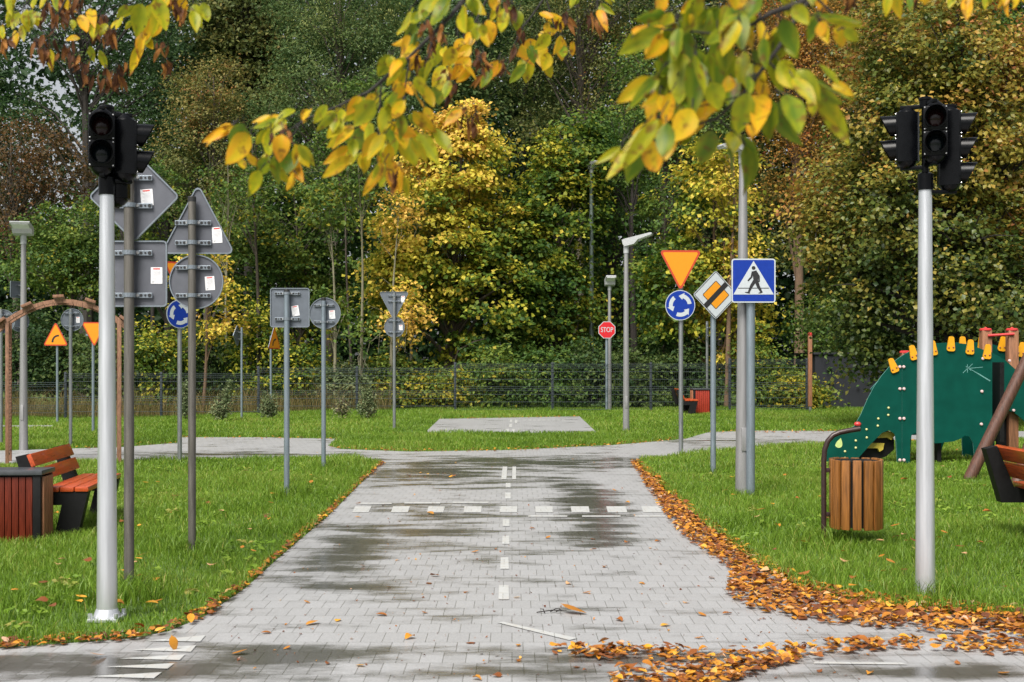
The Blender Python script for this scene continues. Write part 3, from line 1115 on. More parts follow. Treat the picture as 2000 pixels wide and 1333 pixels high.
def traffic_light(px, py, label, top, r0, r1, heads, arms, base=False, turn=0.0):
    ct, st_ = math.cos(turn), math.sin(turn)
    heads = [(hx * ct - hy * st_, hx * st_ + hy * ct, n, yaw + turn, ty) for (hx, hy, n, yaw, ty) in heads]
    x, d = G(px, py)
    t = thing('traffic_light', label, 'traffic light', (x, d, 0))
    sc = d / F_PX
    zz = lambda y: HCAM - (y - HOR) * sc
    H = zz(top)
    b = MB()
    b.tube([(0, 0, -.05), (0, 0, .02), (0, 0, H * .5), (0, 0, H)], [r0, r0, (r0 + r1) / 2, r1], 28)
    b.build('pole', 'alu', t)
    # cap, core tube behind the heads
    b = MB()
    b.tube([(0, 0, H - .01), (0, 0, zz(arms[0]))], r1 * .55, 12)
    b.lathe([(r1 * 1.22, -.075), (r1 * 1.22, .012), (r1 * .8, .02)], 20, 0, Matrix.Translation((0, 0, H)))
    ztop = zz(arms[0])
    b.lathe([(.030, -.05), (.032, -.012), (.036, -.01), (.036, .0), (.030, .006)], 16, 0, Matrix.Translation((0, 0, ztop)))
    for (hx, hy, n, yaw, topy) in heads:
        for zc in (zz(topy) + .030, zz(topy) - n * .134 - .034):
            v = Vector((hx, hy, 0))
            L = v.length
            rot = Matrix.Rotation(math.atan2(v.y, v.x), 3, 'Z')
            b.box(v * .5 + Vector((0, 0, zc)), (L, .026, .022), 0, rot, bev=.004)
    b.build('mounting_arms', 'signal', t)
    for (hx, hy, n, yaw, topy) in heads:
        signal_head(t, n, (hx, hy, zz(topy) - n * .067), yaw, (['lensred', 'lensgreen'] if n == 2 else ['lensred', 'lensred', 'lensgreen']))
    if base:
        b = MB()
        b.box((0, 0, .012), (.155, .155, .02), 0, bev=.006)
        b.lathe([(r0 * 1.35, .022), (r0 * 1.03, .06)], 20, 0)
        for sx in (-1, 1):
            for sy in (-1, 1):
                b.lathe([(.012, .022), (.012, .045)], 6, 0, Matrix.Translation((sx * .064, sy * .064, 0)))
        b.build('base_plate', 'alu', t)
    return t


# yaw 0 looks at the road in front of it; +90 deg looks right
traffic_light(209, 1212, 'black traffic light on a bolted grey pole in the left lawn', 352, .051, .034,
              [(-.024, -.095, 2, 0, 229), (.122, .0, 2, R(90), 236), (.050, .105, 3, R(180), 228)], (209, 0), True, R(17))
traffic_light(1807, 1172, 'black traffic light on a plain grey pole in the right lawn', 345, .053, .034,
              [(.050, -.095, 2, 0, 215), (-.130, .02, 2, R(-90), 219), (.162, .05, 3, R(90), 219)], (193, 0), False, R(-17))

# ------------------------------------------------------------------ benches and bins


def bench(label, loc, rz, scale, L=1.12, group='low orange slatted benches'):
    """local +x is the way the sitter faces, long side along y, near end at y = 0"""
    t = thing('bench', label, 'bench', loc, rz, group)
    t.scale = (scale, scale, scale)
    for y0 in (0.0, L - .09):
        b = MB()
        prof = [(-.415, .236), (-.19, .236), (-.25, -.03), (-.085, -.03), (0, .333), (-.33, .333), (-.445, .612), (-.52, .594)]
        b.prism(prof, y0, y0 + .09)
        b.build('end_frame', 'blacksteel', t, smooth=False)
    ang = math.atan2(.612 - .333, -.445 + .33)
    dirv = Vector((math.cos(ang), 0, math.sin(ang)))
    nrm = Vector((dirv.z, 0, -dirv.x))
    for k in (.245, .125):
        c = Vector((-.33, L / 2, .333)) + dirv * k + nrm * .019
        rot = Matrix((dirv, Vector((0, 1, 0)), nrm)).transposed()
        MB().box(c, (.098, L + .02, .034), 0, rot, bev=.006).build('backrest_slat', 'slatorange', t)
    for k in range(3):
        MB().box((-.045 - k * .105, L / 2, .352), (.098, L + .02, .036), 0, bev=.006).build('seat_slat', 'slatorange', t)
    return t


xb = (172 - 1000) / F_PX * 9.3
bench('low orange slatted bench with black end frames left of the road beside the red bin', (xb, 9.3, 0), R(5.5), 1.0)
bench('orange slatted bench cut off by the right edge, seen from behind', (4.05, 9.34 - 1.12 * 1.1, 0), 0, 1.1)
bench('far orange slatted bench beside the bright red bin at the fence', (4.46, 30.2, 0), 0, 1.0)


def box_bin(label, loc, rz, w, dp, h, front, side, group='square slatted litter bins'):
    t = thing('litter_bin', label, 'litter bin', loc, rz, group)
    b = MB()
    for sx in (-1, 1):
        for sy in (-1, 1):
            b.box((sx * (w / 2 - .028), sy * (dp / 2 - .028), h / 2 - .02), (.056, .056, h - .03), 0, bev=.004)
    b.box((0, 0, h * .5), (w - .075, dp - .075, h - .06), 0)
    b.build('frame', 'blacksteel', t)
    b = MB()
    b.box((0, 0, h - .014), (w + .03, dp + .03, .034), 0, bev=.006)
    b.build('top', 'greytop', t)
    n = 7
    sw = (w - .115) / n
    for sy in (-1, 1):
        b = MB()
        for k in range(n):
            b.box((-(w - .115) / 2 + sw * (k + .5), sy * (dp / 2 - .022), h / 2 - .02), (sw * .90, .028, h - .05), 0, bev=.004)
        b.build('slat_panel', front, t)
    n2 = 4
    sw = (dp - .06) / n2
    for sx in (-1, 1):
        b = MB()
        for k in range(n2):
            b.box((sx * (w / 2 + .004), -(dp - .06) / 2 + sw * (k + .5), h / 2 - .02), (.022, sw * .90, h - .05), 0, bev=.004)
        b.build('slat_panel', side, t)
    return t


box_bin('dark red slatted litter bin cut off by the left edge before the bench', (-3.60, 9.11, 0), R(3), .46, .28, .515, 'slatred', 'slatlight')
bx, bd = G(1382, 809)
box_bin('bright red slatted litter bin far away at the fence', (bx - .12, bd + .25, 0), R(2), .46, .40, .62, 'slatbright', 'slatlight')

# hooped post bin on the right
xp, dpb = G(1609, 1066)
t = thing('litter_bin', 'round litter bin of honey brown staves hung on a bent dark post', 'litter bin', (xp, dpb, 0))
s8 = dpb / F_PX
b = MB()
pts = [(0, 0, -.05), (0, 0, .3), (0, 0, .60), (.006, 0, .675), (.028, 0, .735), (.065, 0, .775), (.11, 0, .795), (.17, 0, .808), (.255, 0, .822)]
b.tube(pts, .0185, 14)
b.build('post', 'binpost', t)
b = MB()
for z in (.53, .22):
    b.box((.035, 0, z), (.05, .02, .03), 0, bev=.003)
b.build('hinge_bracket', 'binpost', t)
bxo = (1672 - 1609) * s8
b = MB()
b.lathe([(.150, .14), (.152, .14), (.152, .60), (.150, .60)], 24, 0, Matrix.Translation((bxo, 0, 0)))
b.build('liner', 'blacksteel', t)
b = MB()
ns = 14
for k in range(ns):
    a = 2 * PI * (k + .5) / ns - PI / 2
    rot = Matrix.Rotation(a + PI / 2, 3, 'Z')
    b.box((bxo + .171 * math.cos(a), .171 * math.sin(a), .368 + .003 * math.sin(k * 5)), (.059, .026, .482), 0, rot, bev=.006)
b.build('staves', 'binwood', t)

# ------------------------------------------------------------------ wooden arch (left)
xa, da = G(14, 909)
t = thing('garden_arch', 'brown wooden garden arch with lattice sides at the left edge', 'garden arch', (xa, da, 0))
dirD = Vector((-.318, .948, 0))                # depth direction of the arch
wd_, dep = 1.40, .62
for side, x0 in ((0, 0.0), (1, wd_)):
    for k in (0, 1):
        o = Vector((x0, 0, 0)) + dirD * dep * k
        MB().box(o + Vector((0, 0, .90)), (.042, .042, 1.86), 0, Matrix.Rotation(R(18), 3, 'Z'), bev=.005).build('post', 'archwood', t)
    b = MB()
    o = Vector((x0, 0, 0)) + dirD * .03
    span = dep - .06
    nrm = Vector((.948, .318, 0))
    for sgn in (1, -1):
        for k in range(-6, 22):
            z0 = .12 + k * .085
            pa = []
            for f in np.linspace(0, 1, 9):
                z = z0 + sgn * (f - .5) * span * 1.05
                if .10 < z < 1.62:
                    pa.append(o + dirD * span * f + Vector((0, 0, z)) + nrm * .007 * sgn)
            if len(pa) > 1:
                v = pa[-1] - pa[0]
                mid = (pa[0] + pa[-1]) / 2
                zax = v.normalized()
                xax = nrm
                yax = zax.cross(xax)
                b.box(mid, (.010, .022, v.length), 0, Matrix((xax, yax, zax)).transposed())
    b.build('lattice', 'archwood', t)
for k in (0, 1):
    b = MB()
    o = dirD * dep * k
    pts = []
    for f in np.linspace(-.12, 1.12, 15):
        pts.append((o + Vector((wd_ * f, 0, 2.045 - .245 * (2 * f - 1) ** 2))))
    for i in range(len(pts) - 1):
        v = pts[i + 1] - pts[i]
        b.box((pts[i] + pts[i + 1]) / 2, (v.length * 1.03, .04, .046), 0, Matrix.Rotation(-math.atan2(v.z, v.x), 3, 'Y'))
    b.build('arch_beam', 'archwood', t)
for f in (-.06, .17, .455, .74, 1.04):
    z = 2.045 - .245 * (2 * f - 1) ** 2 + .058
    p = Vector((wd_ * f, 0, z)) + dirD * dep * .5
    rot = Matrix.Rotation(R(18.5), 3, 'Z') @ Matrix.Rotation(math.atan(-.245 * 4 * (2 * f - 1) / wd_) * -1, 3, 'Y')
    MB().box(p, (.13, dep + .16, .036), 0, rot, bev=.005).build('top_slat', 'archwood', t)

# ------------------------------------------------------------------ dinosaur climbing frame
xd, dd = 0.0, 15.75
sd = dd / F_PX


def D(px, py, d=dd):
    s = d / F_PX
    return ((px - 1000) * s, HCAM - (py - HOR) * s)


X0 = D(1760, 900)[0]
t = thing('dinosaur_climbing_frame', 'green dinosaur shaped climbing frame with yellow back spines', 'climbing frame', (X0, dd, 0))


def Lp(pts, d=dd):
    return [(D(x, y, d)[0] - X0, D(x, y, d)[1]) for x, y in pts]


def smooth_poly(pts, it=2):
    for _ in range(it):
        o = []
        for i in range(len(pts)):
            p, q = pts[i], pts[(i + 1) % len(pts)]
            o += [(p[0] * .8 + q[0] * .2, p[1] * .8 + q[1] * .2), (p[0] * .2 + q[0] * .8, p[1] * .2 + q[1] * .8)]
        pts = o
    return pts


head_ = [(1612, 914), (1614, 882), (1620, 862), (1638, 847), (1668, 833), (1681, 810), (1694, 780), (1706, 757), (1721, 735), (1745, 707), (1761, 695.5),
         (1761, 914), (1752, 914), (1751, 865), (1747, 848), (1736, 840.5), (1722, 846), (1700, 868), (1676, 895), (1664, 914)]
body_ = [(1761.6, 695), (1776, 687), (1800, 677.5), (1830, 671), (1858, 669), (1888, 672.5), (1914, 681), (1937.5, 693.5), (1937.5, 914), (1905, 914),
         (1900, 866), (1893, 853), (1884, 851), (1876, 857), (1862, 862.5), (1832, 866), (1806, 866), (1797, 852), (1789, 845.5), (1781, 848), (1777.5, 858), (1777, 914), (1761.6, 914)]
MB().prism(Lp(head_), -.009, .009, 0, None, 1).build('head_panel', ['playgreen', 'playedge'], t, smooth=False)
MB().prism(Lp(body_), -.009, .009, 0, None, 1).build('body_panel', ['playgreen', 'playedge'], t, smooth=False)
d2 = dd + .55
tail_ = [(1915, 682), (1938, 689), (1962, 703), (1985, 724), (2010, 756), (2040, 800), (2080, 850), (2110, 905), (2074, 905), (2030, 850), (1998, 820), (1979, 805), (1960, 800), (1942, 800), (1942, 905), (1915, 905)]
MB().prism([(x, z) for x, z in Lp(tail_, d2)], .541, .559, 0, None, 1).build('tail_panel', ['playgreen', 'playedge'], t, smooth=False)
d3 = dd + .95
back_ = [(1700, 760), (1745, 712), (1790, 684), (1840, 671), (1890, 668), (1930, 670), (1966, 682), (2000, 702), (2050, 750), (2090, 830), (2100, 905), (2060, 905), (2030, 850), (1990, 815), (1950, 815), (1930, 850),
         (1925, 905), (1880, 905), (1878, 850), (1850, 845), (1830, 905), (1820, 905), (1815, 850), (1780, 850), (1776, 905), (1752, 905), (1748, 850)]
MB().prism(Lp(back_, d3), .941, .959, 0, None, 1).build('far_side_panel', ['playgreen', 'playedge'], t, smooth=False)
# dark tunnel side and yellow and black rungs
b = MB()
b.box((D(1966, 0, dd + .75)[0] - X0, .75, .32), (.26, .05, .64), 0)
b.build('support_and_gap_shade', 'blacksteel', t)
b = MB()
b.box((D(1840, 0)[0] - X0, .5, .26), (.05, .8, .52), 0)
b.build('support_and_gap_shade', 'blacksteel', t)
MB().prism(Lp([(1664, 912), (1672, 897), (1700, 867), (1722, 845), (1736, 840), (1749, 847), (1754, 862), (1754, 880), (1738, 894), (1716, 901), (1700, 912)]), .16, .19).build('step_backing', 'blacksteel', t, smooth=False)
for q in ([(1719, 857), (1727, 846), (1750.5, 844), (1753, 851), (1745, 861), (1738, 856)], [(1698.5, 877), (1706.5, 867), (1731.5, 867), (1729, 879.5), (1722, 884), (1719, 877)]):
    MB().prism(Lp(q), .09, .158).build('step', 'rungyellow', t, smooth=False)
b = MB()
b.box((D(1942.5, 0, dd + .3)[0] - X0, .28, .78), (.055, .45, 1.0), 0)  # black box added as the shade in the gap between body and tail panels
b.build('support_and_gap_shade', 'blacksteel', t)


def spine(cx, cy, tilt, yo):
    q = yo + dd
    s = q / F_PX
    c = D(cx, cy, q)
    h, w0, w1 = 29 * s, 17 * s, 9.5 * s
    prof = rpoly([(-w0 / 2, -h / 2), (w0 / 2, -h / 2), (w1 / 2, h / 2), (-w1 / 2, h / 2)], w1 * .42, 6)
    o = MB().prism(prof, -.012, .012).build('back_spine', 'playyellow', t, smooth=False, loc=(c[0] - X0, yo, c[1]))
    o.rotation_euler = (0, -tilt, 0)
    for sx in (-1, 1):
        bb = MB()
        bb.lathe([(.011, 0), (.010, .006), (.004, .010)], 10, 0, Matrix.Translation((sx * w0 * .26, -.012, -h * .25 + sx * .004)) @ Matrix.Rotation(PI / 2, 4, 'X'))
        bb.build('spine_bolt', 'boltred', o)


for (cx, cy, tl) in [(1744, 714, R(22)), (1783.5, 689, R(14)), (1822, 680, R(6)), (1857.5, 672, R(-3)), (1895, 678, R(-5)), (1928.5, 687, R(-6))]:
    spine(cx, cy, tl, -.021)
for (cx, cy, tl) in [(1880, 672, 0), (1917, 672, 0), (1958, 672, R(-8)), (1995, 683, R(-14))]:
    spine(cx, cy, tl, .929)
BOLT = MB().lathe([(.020, 0), (.020, .008), (.014, .017), (.005, .020)], 14, 0, Matrix.Rotation(PI / 2, 4, 'X'))
STUD = MB().lathe([(.015, 0), (.013, .008), (.005, .013)], 12, 0, Matrix.Rotation(PI / 2, 4, 'X'))
for (px, py) in [(1757, 717), (1764.5, 717), (1757, 760), (1765, 760), (1757, 818), (1765, 818), (1757, 899), (1765, 899), (1919, 701), (1917, 765), (1916, 829), (1921, 908)]:
    p = D(px, py)
    BOLT.build('bolt_cap', 'boltpink', t, loc=(p[0] - X0, -.009, p[1]))
for (px, py) in [(1944.5, 781), (1971, 705), (1979, 802)]:
    p = D(px, py, d2)
    BOLT.build('bolt_cap', 'boltpink', t, loc=(p[0] - X0, .541, p[1]))
for (px, py) in [(1735, 797), (1734.5, 811), (1715, 818), (1714, 832), (1692, 839), (1692.5, 855), (1671, 861), (1671, 875), (1650, 882), (1650, 895)]:
    p = D(px, py)
    STUD.build('stud', 'boltyellow', t, loc=(p[0] - X0, -.009, p[1]))
ex, ez = D(1637, 866)
eye = smooth_poly([(-.045, -.035), (.0, -.062), (.045, -.045), (.05, .0), (.03, .07), (.022, .055), (-.02, .02)])
MB().prism([(x + ex - X0, z + ez) for x, z in eye], -.013, -.009).build('eye', 'eye', t, smooth=False)
p = D(1675, 828)
b = MB()
b.lathe([(.042, 0), (.044, .02), (.032, .038), (.01, .045)], 16, 0, Matrix.Translation((p[0] - X0, 0, p[1] - .02)))
b.build('red_cap', 'playred', t)
b = MB()
for (a, c) in [((1891, 720), (1919, 717.5)), ((1891, 719), (1933, 745)), ((1880, 729), (1899, 711)), ((1886, 716), (1896, 724)), ((1889, 712), (1889, 728)), ((1905, 727), (1934, 744))]:
    pa, pc = D(*a), D(*c)
    v = Vector((pc[0] - pa[0], 0, pc[1] - pa[1]))
    b.box(((pa[0] + pc[0]) / 2 - X0, -.0105, (pa[1] + pc[1]) / 2), (v.length, .0015, .006), 0, Matrix.Rotation(-math.atan2(v.z, v.x), 3, 'Y'))
b.build('scratch_marks', 'chalk', t, smooth=False)
for (px, w) in [(1925, 19), (1976.5, 19)]:
    q = dd + .74 if px < 1950 else dd + .70
    s = q / F_PX
    x = (px - 1000) * s - X0
    zt = HCAM - (646 - HOR) * s
    b = MB()
    b.box((x, q - dd, zt / 2), (w * s, w * s, zt), 0, bev=.008)
    o = b.build('timber_post', 'pinewood', t)
    b = MB()
    b.lathe([(w * s * .62, 0), (w * s * .62, .018), (w * s * .45, .030)], 18, 0, Matrix.Translation((x, q - dd, zt)))
    b.lathe([(.02, 0), (.018, .012), (.005, .018)], 12, 0, Matrix.Translation((x, q - dd, zt + .028)))
    b.build('post_cap', 'playred', o)
xa_, xb_ = (1925 - 1000) * (dd + .74) / F_PX - X0, (1976 - 1000) * (dd + .70) / F_PX - X0
zr = HCAM - (653 - HOR) * (dd + .66) / F_PX
MB().tube([(xa_, .66, zr - .02), (xb_, .62, zr)], .018, 12).build('rail', 'playred', t)
b = MB()
x = (1768 - 1000) * (dd + .4) / F_PX - X0
b.box((x, .4, .7), (.11, .11, 1.40), 0, bev=.008)
o = b.build('timber_post', 'pinewood', t)
MB().lathe([(.072, 0), (.072, .02), (.05, .03)], 18, 0, Matrix.Translation((x, .4, 1.40))).build('post_cap', 'playred', o)

# ------------------------------------------------------------------ swing frame of round timber (right edge)
fx, fd = G(1884, 937)
gx, gd = G(1978, 951)
t = thing('swing_frame', 'leaning dark brown round timber legs of a swing frame at the right edge', 'swing frame', (fx, fd, 0))
ap = Vector((1.30, .05, 2.45))
MB().tube([(0, 0, -.1), ap * .5, ap], [.066, .063, .06], 20).build('leg', 'swingwood', t)
MB().tube([(gx - fx, gd - fd, -.1), ap + Vector((.1, -.1, 0))], [.066, .06], 20).build('leg', 'swingwood', t)
MB().tube([ap + Vector((0, .25, .07)), ap + Vector((1.0, -3.2, .07))], .07, 20).build('top_beam', 'swingwood', t)
for q in (-.4, .6):
    MB().tube([(2.6 + q * .9, -3.1 + q, -.1), ap + Vector((.95, -3.05, 0))], [.066, .06], 20).build('leg', 'swingwood', t)

# brown post with red tip, dark wall at far right
x, d = G(1582, 806)
t = thing('timber_post', 'slim brown timber post with red tip and steel foot beside the dark wall', 'post', (x, d, 0))
MB().box((0, 0, 1.04), (.095, .095, 1.78), 0, bev=.01).build('shaft', 'pinewood', t)
MB().box((0, 0, .08), (.06, .06, .22), 0, bev=.004).build('steel_foot', 'galv', t)
MB().lathe([(.05, 0), (.058, .03), (.045, .07), (.01, .085)], 14, 0).build('tip', 'playred', t, loc=(0, 0, 1.93))
x, d = G(1592, 796)
t = thing('shed', 'dark slate coloured shed wall behind the linden boughs', 'shed', (x, d, 0))
b = MB()
b.box((1.9, 1.2, .72), (3.8, 2.4, 1.50), 0)
for k in range(1, 4):
    b.box((k * .95, -.002, .72), (.012, .006, 1.48), 0)
b.build('wall', 'darkwall', t, smooth=False)
MB().box((1.9, 1.2, 1.50), (3.9, 2.5, .06), 0, bev=.01).build('roof', 'darkwall', t)

# ------------------------------------------------------------------ fence
FD = 32.6
t = thing('wire_fence', 'long dark wire mesh fence in front of the wood', 'fence', (0, FD, 0))
fsc = FD / F_PX
post_px = [-254, -62, 128, 315, 505, 697, 889, 1079, 1271, 1425, 1576]
top_of = lambda px: 746 if px < 120 else 729 if px < 500 else 718 if px < 880 else 710 if px < 1400 else 702
ptx = [(p - 1000) * fsc for p in post_px]
for i, p in enumerate(post_px):
    zt = HCAM - (min(top_of(p - 5), top_of(p + 5)) - HOR) * fsc + .03
    MB().box((ptx[i], 0, (zt - .35) / 2), (.06, .05, zt + .35), 0, bev=.005).build('fence_post', 'fencepost', t)
for i in range(len(post_px) - 1):
    zt = HCAM - (top_of((post_px[i] + post_px[i + 1]) / 2) - HOR) * fsc
    b = MB()
    a, e = ptx[i], ptx[i + 1]
    for k in range(7):
        z = zt - .025 - k * .195
        for dy in ((-.006, .006) if k in (0,) else (-.006,)):
            b.tube([(a, dy - .03, z), (e, dy - .03, z)], .0062, 5, 0, False)
        if k in (0, 3, 6):
            b.tube([(a, -.05, z - .05), (e, -.05, z - .05)], .0062, 5, 0, False)
            b.tube([(a, -.03, z - .10), (e, -.03, z - .10)], .0062, 5, 0, False)
    n = int((e - a) / .05)
    for k in range(n + 1):
        xx = a + (e - a) * k / n
        b.tube([(xx, -.03, zt - 1.24), (xx, -.03, zt + .02)], .0017, 4, 0, False)
    b.build('wire_panel', 'fence', t, smooth=False)

# ------------------------------------------------------------------ trees and shrubs


def noise3(P, k):
    """cheap smooth 3d noise in -1..1"""
    return (np.sin(P[:, 0] * k + 1.3) * np.cos(P[:, 1] * k * 1.1 + .4) + np.sin(P[:, 2] * k * 1.25 + P[:, 0] * k * .6) * np.cos(P[:, 1] * k * .7 + 2.1)) * .5


def make_tree(name, label, px, d, leaf, ell, nclump, nleaf, size, bark='bark', trunk=(.16, 0.0), tint=None, clump=(.55, .32), limbs=26,
              group=None, cat='tree', aspect=.62, droop=.5, seed=1, base=None, lean=0.0, shell=.55, twigs=0):
    """tapered trunk with limbs and a crown of many small leaves in clumps.
    ell: crown lobes (px x, px y, half width px, half height px, depth m offset)"""
    rng = np.random.default_rng(seed)
    sc = d / F_PX
    x0 = (px - 1000) * sc
    z0 = float(gz(x0, d))
    t = thing(name, label, cat, (x0, d, z0), 0, group)
    lobes = []
    for (ex, ey, rx, ry, dy) in ell:
        c = np.array([(ex - px) * sc, dy, HCAM - (ey - HOR) * sc - z0])
        r = np.array([rx * sc, rx * sc * .9, ry * sc])
        lobes.append((c, r))
    vol = np.array([r[0] * r[2] for c, r in lobes])
    pick = rng.choice(len(lobes), nclump, p=vol / vol.sum())
    C, OUT, TH = [], [], []
    for i in pick:
        c, r = lobes[i]
        v = unit(rng.normal(size=3))
        rad = shell + (1 - shell) * rng.random() ** .7
        rad *= .86 + .22 * rng.random()
        C.append(c + v * r * rad)
        OUT.append(unit(v / r))
    C = np.array(C)
    OUT = np.array(OUT)
    C[:, 2] = np.maximum(C[:, 2], .25)
    # leaves
    per = np.maximum(6, rng.poisson(nleaf / nclump, nclump))
    idx = np.repeat(np.arange(nclump), per)
    n = len(idx)
    csize = clump[0] * (.6 + .8 * rng.random(nclump))
    loc = rng.normal(size=(n, 3)) * .5
    loc[:, 2] *= clump[1] / clump[0]
    loc *= csize[idx][:, None]
    # sprays hang outward and down
    rr = np.linalg.norm(loc[:, :2], axis=1)
    loc[:, 2] -= rr * .35
    P = C[idx] + loc
    N = OUT[idx] * .55 + np.array([0, 0, .75]) + rng.normal(size=(n, 3)) * .55
    S = size * (.65 + .6 * rng.random(n))
    ct = rng.normal(size=nclump) * .13
    zt = HCAM
    tv = (tint(P + np.array([x0, 0, z0]), C[idx]) if tint else np.full(n, .45)) + ct[idx] + rng.normal(size=n) * .13
    keep = P[:, 2] > .03
    V, T, tt = leaf_cards(P[keep], N[keep], S[keep], np.clip(tv[keep], 0, 1), aspect, .3, droop, rng)
    # trunk and limbs
    b = MB()
    top = max(c[2] + r[2] * .55 for c, r in lobes)
    r0 = trunk[0]
    pts, rad = [], []
    n_seg = 9
    ph = rng.random() * 6
    tc = np.mean([c[0] for c, r in lobes])
    for k in range(n_seg + 1):
        f = k / n_seg
        pts.append(Vector((lean * f + tc * f * .7 + .10 * math.sin(f * 5 + ph) * f * (top / 8), .08 * math.cos(f * 4 + ph) * f, -.1 + top * f)))
        rad.append(r0 * (1 - f * .86) * (1.35 if k == 0 else 1))
    b.tube(pts, rad, 9)
    order = rng.permutation(nclump)[:limbs]
    for i in order:
        c = Vector(C[i])
        f = max(.12, min(.93, (c.z / top) - .10 - .12 * rng.random() - .10 * math.hypot(c.x, c.y) / max(top, 1)))
        k = f * n_seg
        k0 = int(k)
        p0 = pts[k0].lerp(pts[min(k0 + 1, n_seg)], k - k0)
        rb = r0 * (1 - f * .86) * .42
        mid = p0.lerp(c, .5) + Vector((rng.normal() * .12, rng.normal() * .12, .10 * (c - p0).length))
        q3 = p0.lerp(c, .8) + Vector((rng.normal() * .10, rng.normal() * .10, .06 * (c - p0).length))
        b.tube([p0, mid, q3, c], [rb, rb * .62, rb * .38, max(.006, rb * .16)], 5, 0, False)
        for q in range(twigs):
            s_ = mid.lerp(c, .3 + .7 * rng.random())
            e_ = s_ + Vector(rng.normal(size=3)) * .55 * clump[0] * 1.6
            b.tube([s_, s_.lerp(e_, .5) + Vector((0, 0, .05)), e_], [max(.006, rb * .25), max(.005, rb * .16), .004], 4, 0, False)
    b.build('trunk', bark, t)
    np_mesh('crown', V, T, leaf, tt, t)
    return t


def by_h(z0, z1, a, b_, k=.8, amp=.18):
    def f(P, C):
        h = np.clip((P[:, 2] - z0) / (z1 - z0), 0, 1)
        return a + (b_ - a) * h + noise3(C, k) * amp
    return f


def flat_t(a, amp=.18, k=.8):
    return lambda P, C: a + noise3(C, k) * amp


def maple_t(P, C):
    # yellow towards the upper left, green low and to the right
    h = np.clip((P[:, 2] - 1.0) / 7.0, 0, 1)
    l = np.clip((0.4 - P[:, 0]) / 4.0, -.3, 1)
    return .17 + .48 * h + .28 * l + noise3(C, 1.5) * .20


B = 'tree'
# ---- the bright maple and its neighbours, nearest row
make_tree('maple_tree', 'bright yellow maple in the middle of the wood, behind the fence', 880, 36.5, 'L_yellow',
          [(880, 330, 105, 120, 0), (850, 470, 130, 150, 0), (800, 560, 80, 110, -.6), (960, 600, 110, 140, -.3), (930, 250, 60, 75, .2), (1010, 480, 80, 130, .3)], 420, 36000, .138, 'bark', (.16, 0), maple_t,
          (.50, .20), 60, None, aspect=.85, seed=11)
make_tree('maple_tree', 'green maple with yellow sprays right of the bright yellow maple', 1085, 38, 'L_yellow',
          [(1085, 430, 100, 170, 0), (1060, 600, 110, 140, -.3), (1130, 300, 70, 90, .3)], 300, 25000, .132, 'bark', (.15, 0), flat_t(.20, .34, 1.2), (.52, .20), 50, None, aspect=.85, seed=12)
make_tree('maple_tree', 'dark maple with hanging bright yellow leaves left of the tallest lamp', 1395, 35.5, 'L_yellow',
          [(1400, 400, 90, 150, 0), (1330, 560, 80, 130, -.2), (1430, 600, 80, 150, .1)], 190, 12500, .135, 'barkred', (.09, 0), flat_t(.36, .50, 1.3), (.5, .22), 40, None, aspect=.85, seed=13)
make_tree('tree', 'dark green tree with a stout trunk between the thin lamp post and the STOP sign', 1178, 40, 'L_green',
          [(1215, 520, 110, 190, .3), (1260, 650, 90, 130, -.2), (1190, 300, 100, 120, 1)], 210, 15000, .14, 'barkdark', (.24, 0), flat_t(.40, .22, 1.1), (.7, .3), 50, seed=14)
# ---- left half
make_tree('tree', 'tall olive brown tree with a rounded top above the grey triangle plate', 405, 43, 'L_olive',
          [(405, 200, 75, 100, 0), (400, 320, 95, 130, 0), (440, 420, 90, 110, .3)], 260, 24000, .10, 'bark', (.17, 0), by_h(4, 12, .30, .62), (.55, .40), 40, seed=15, twigs=1)
make_tree('tree', 'tall feathery green tree in the upper middle of the wood', 640, 46, 'L_feather',
          [(660, 120, 150, 150, 0), (600, 260, 140, 120, 0), (740, 250, 120, 150, .4), (640, -20, 140, 120, .5), (780, 60, 90, 130, .5)], 460, 52000, .12, 'bark', (.20, 0), flat_t(.45, .25, .9), (.7, .5), 60, aspect=.38, droop=1.2, seed=16)
make_tree('tree', 'broad green tree with spreading sprays right of the grey triangle plate', 590, 41, 'L_green',
          [(560, 430, 120, 110, 0), (470, 500, 100, 120, -.4), (660, 480, 100, 130, .2), (590, 560, 130, 90, .2)], 300, 19000, .14, 'bark', (.12, 0), flat_t(.52, .32, 1.1), (.62, .16), 55, seed=17)
make_tree('tree', 'dark tall tree with a thick dark trunk behind the left traffic light', 168, 49, 'L_dark',
          [(215, 40, 150, 120, 0), (260, 190, 110, 110, .3), (90, 20, 110, 90, 1), (70, 215, 70, 55, 0)], 200, 11500, .14, 'barkdark', (.36, 0), flat_t(.55, .3), (.8, .4), 50, seed=18, twigs=2)
make_tree('tree', 'rusty brown thinning tree at the upper left edge', 45, 40, 'L_brown',
          [(40, 300, 100, 90, 0), (110, 330, 90, 80, 0), (20, 410, 110, 90, .2)], 190, 8000, .11, 'bark', (.16, 0), flat_t(.42, .35, 1.2), (.6, .4), 60, seed=19, lean=-.6, twigs=4)
make_tree('tree', 'fresh green low branching tree between the far left lamp and the left traffic light', 140, 38, 'L_green',
          [(150, 440, 90, 55, 0), (90, 500, 90, 70, .2), (180, 520, 80, 70, 0)], 170, 12000, .12, 'bark', (.11, 0), flat_t(.48, .25, 1.1), (.75, .2), 40, seed=20)
make_tree('tree', 'olive yellow sparse tree at the top, right of the hanging middle branch', 1130, 47, 'L_olive',
          [(1110, 60, 110, 110, 0), (1210, 170, 90, 110, .2), (1040, 170, 80, 100, .5), (1180, -40, 120, 100, .4)], 290, 20000, .12, 'bark', (.22, 0), flat_t(.34, .3, 1.0), (.7, .5), 55, seed=21, twigs=2)
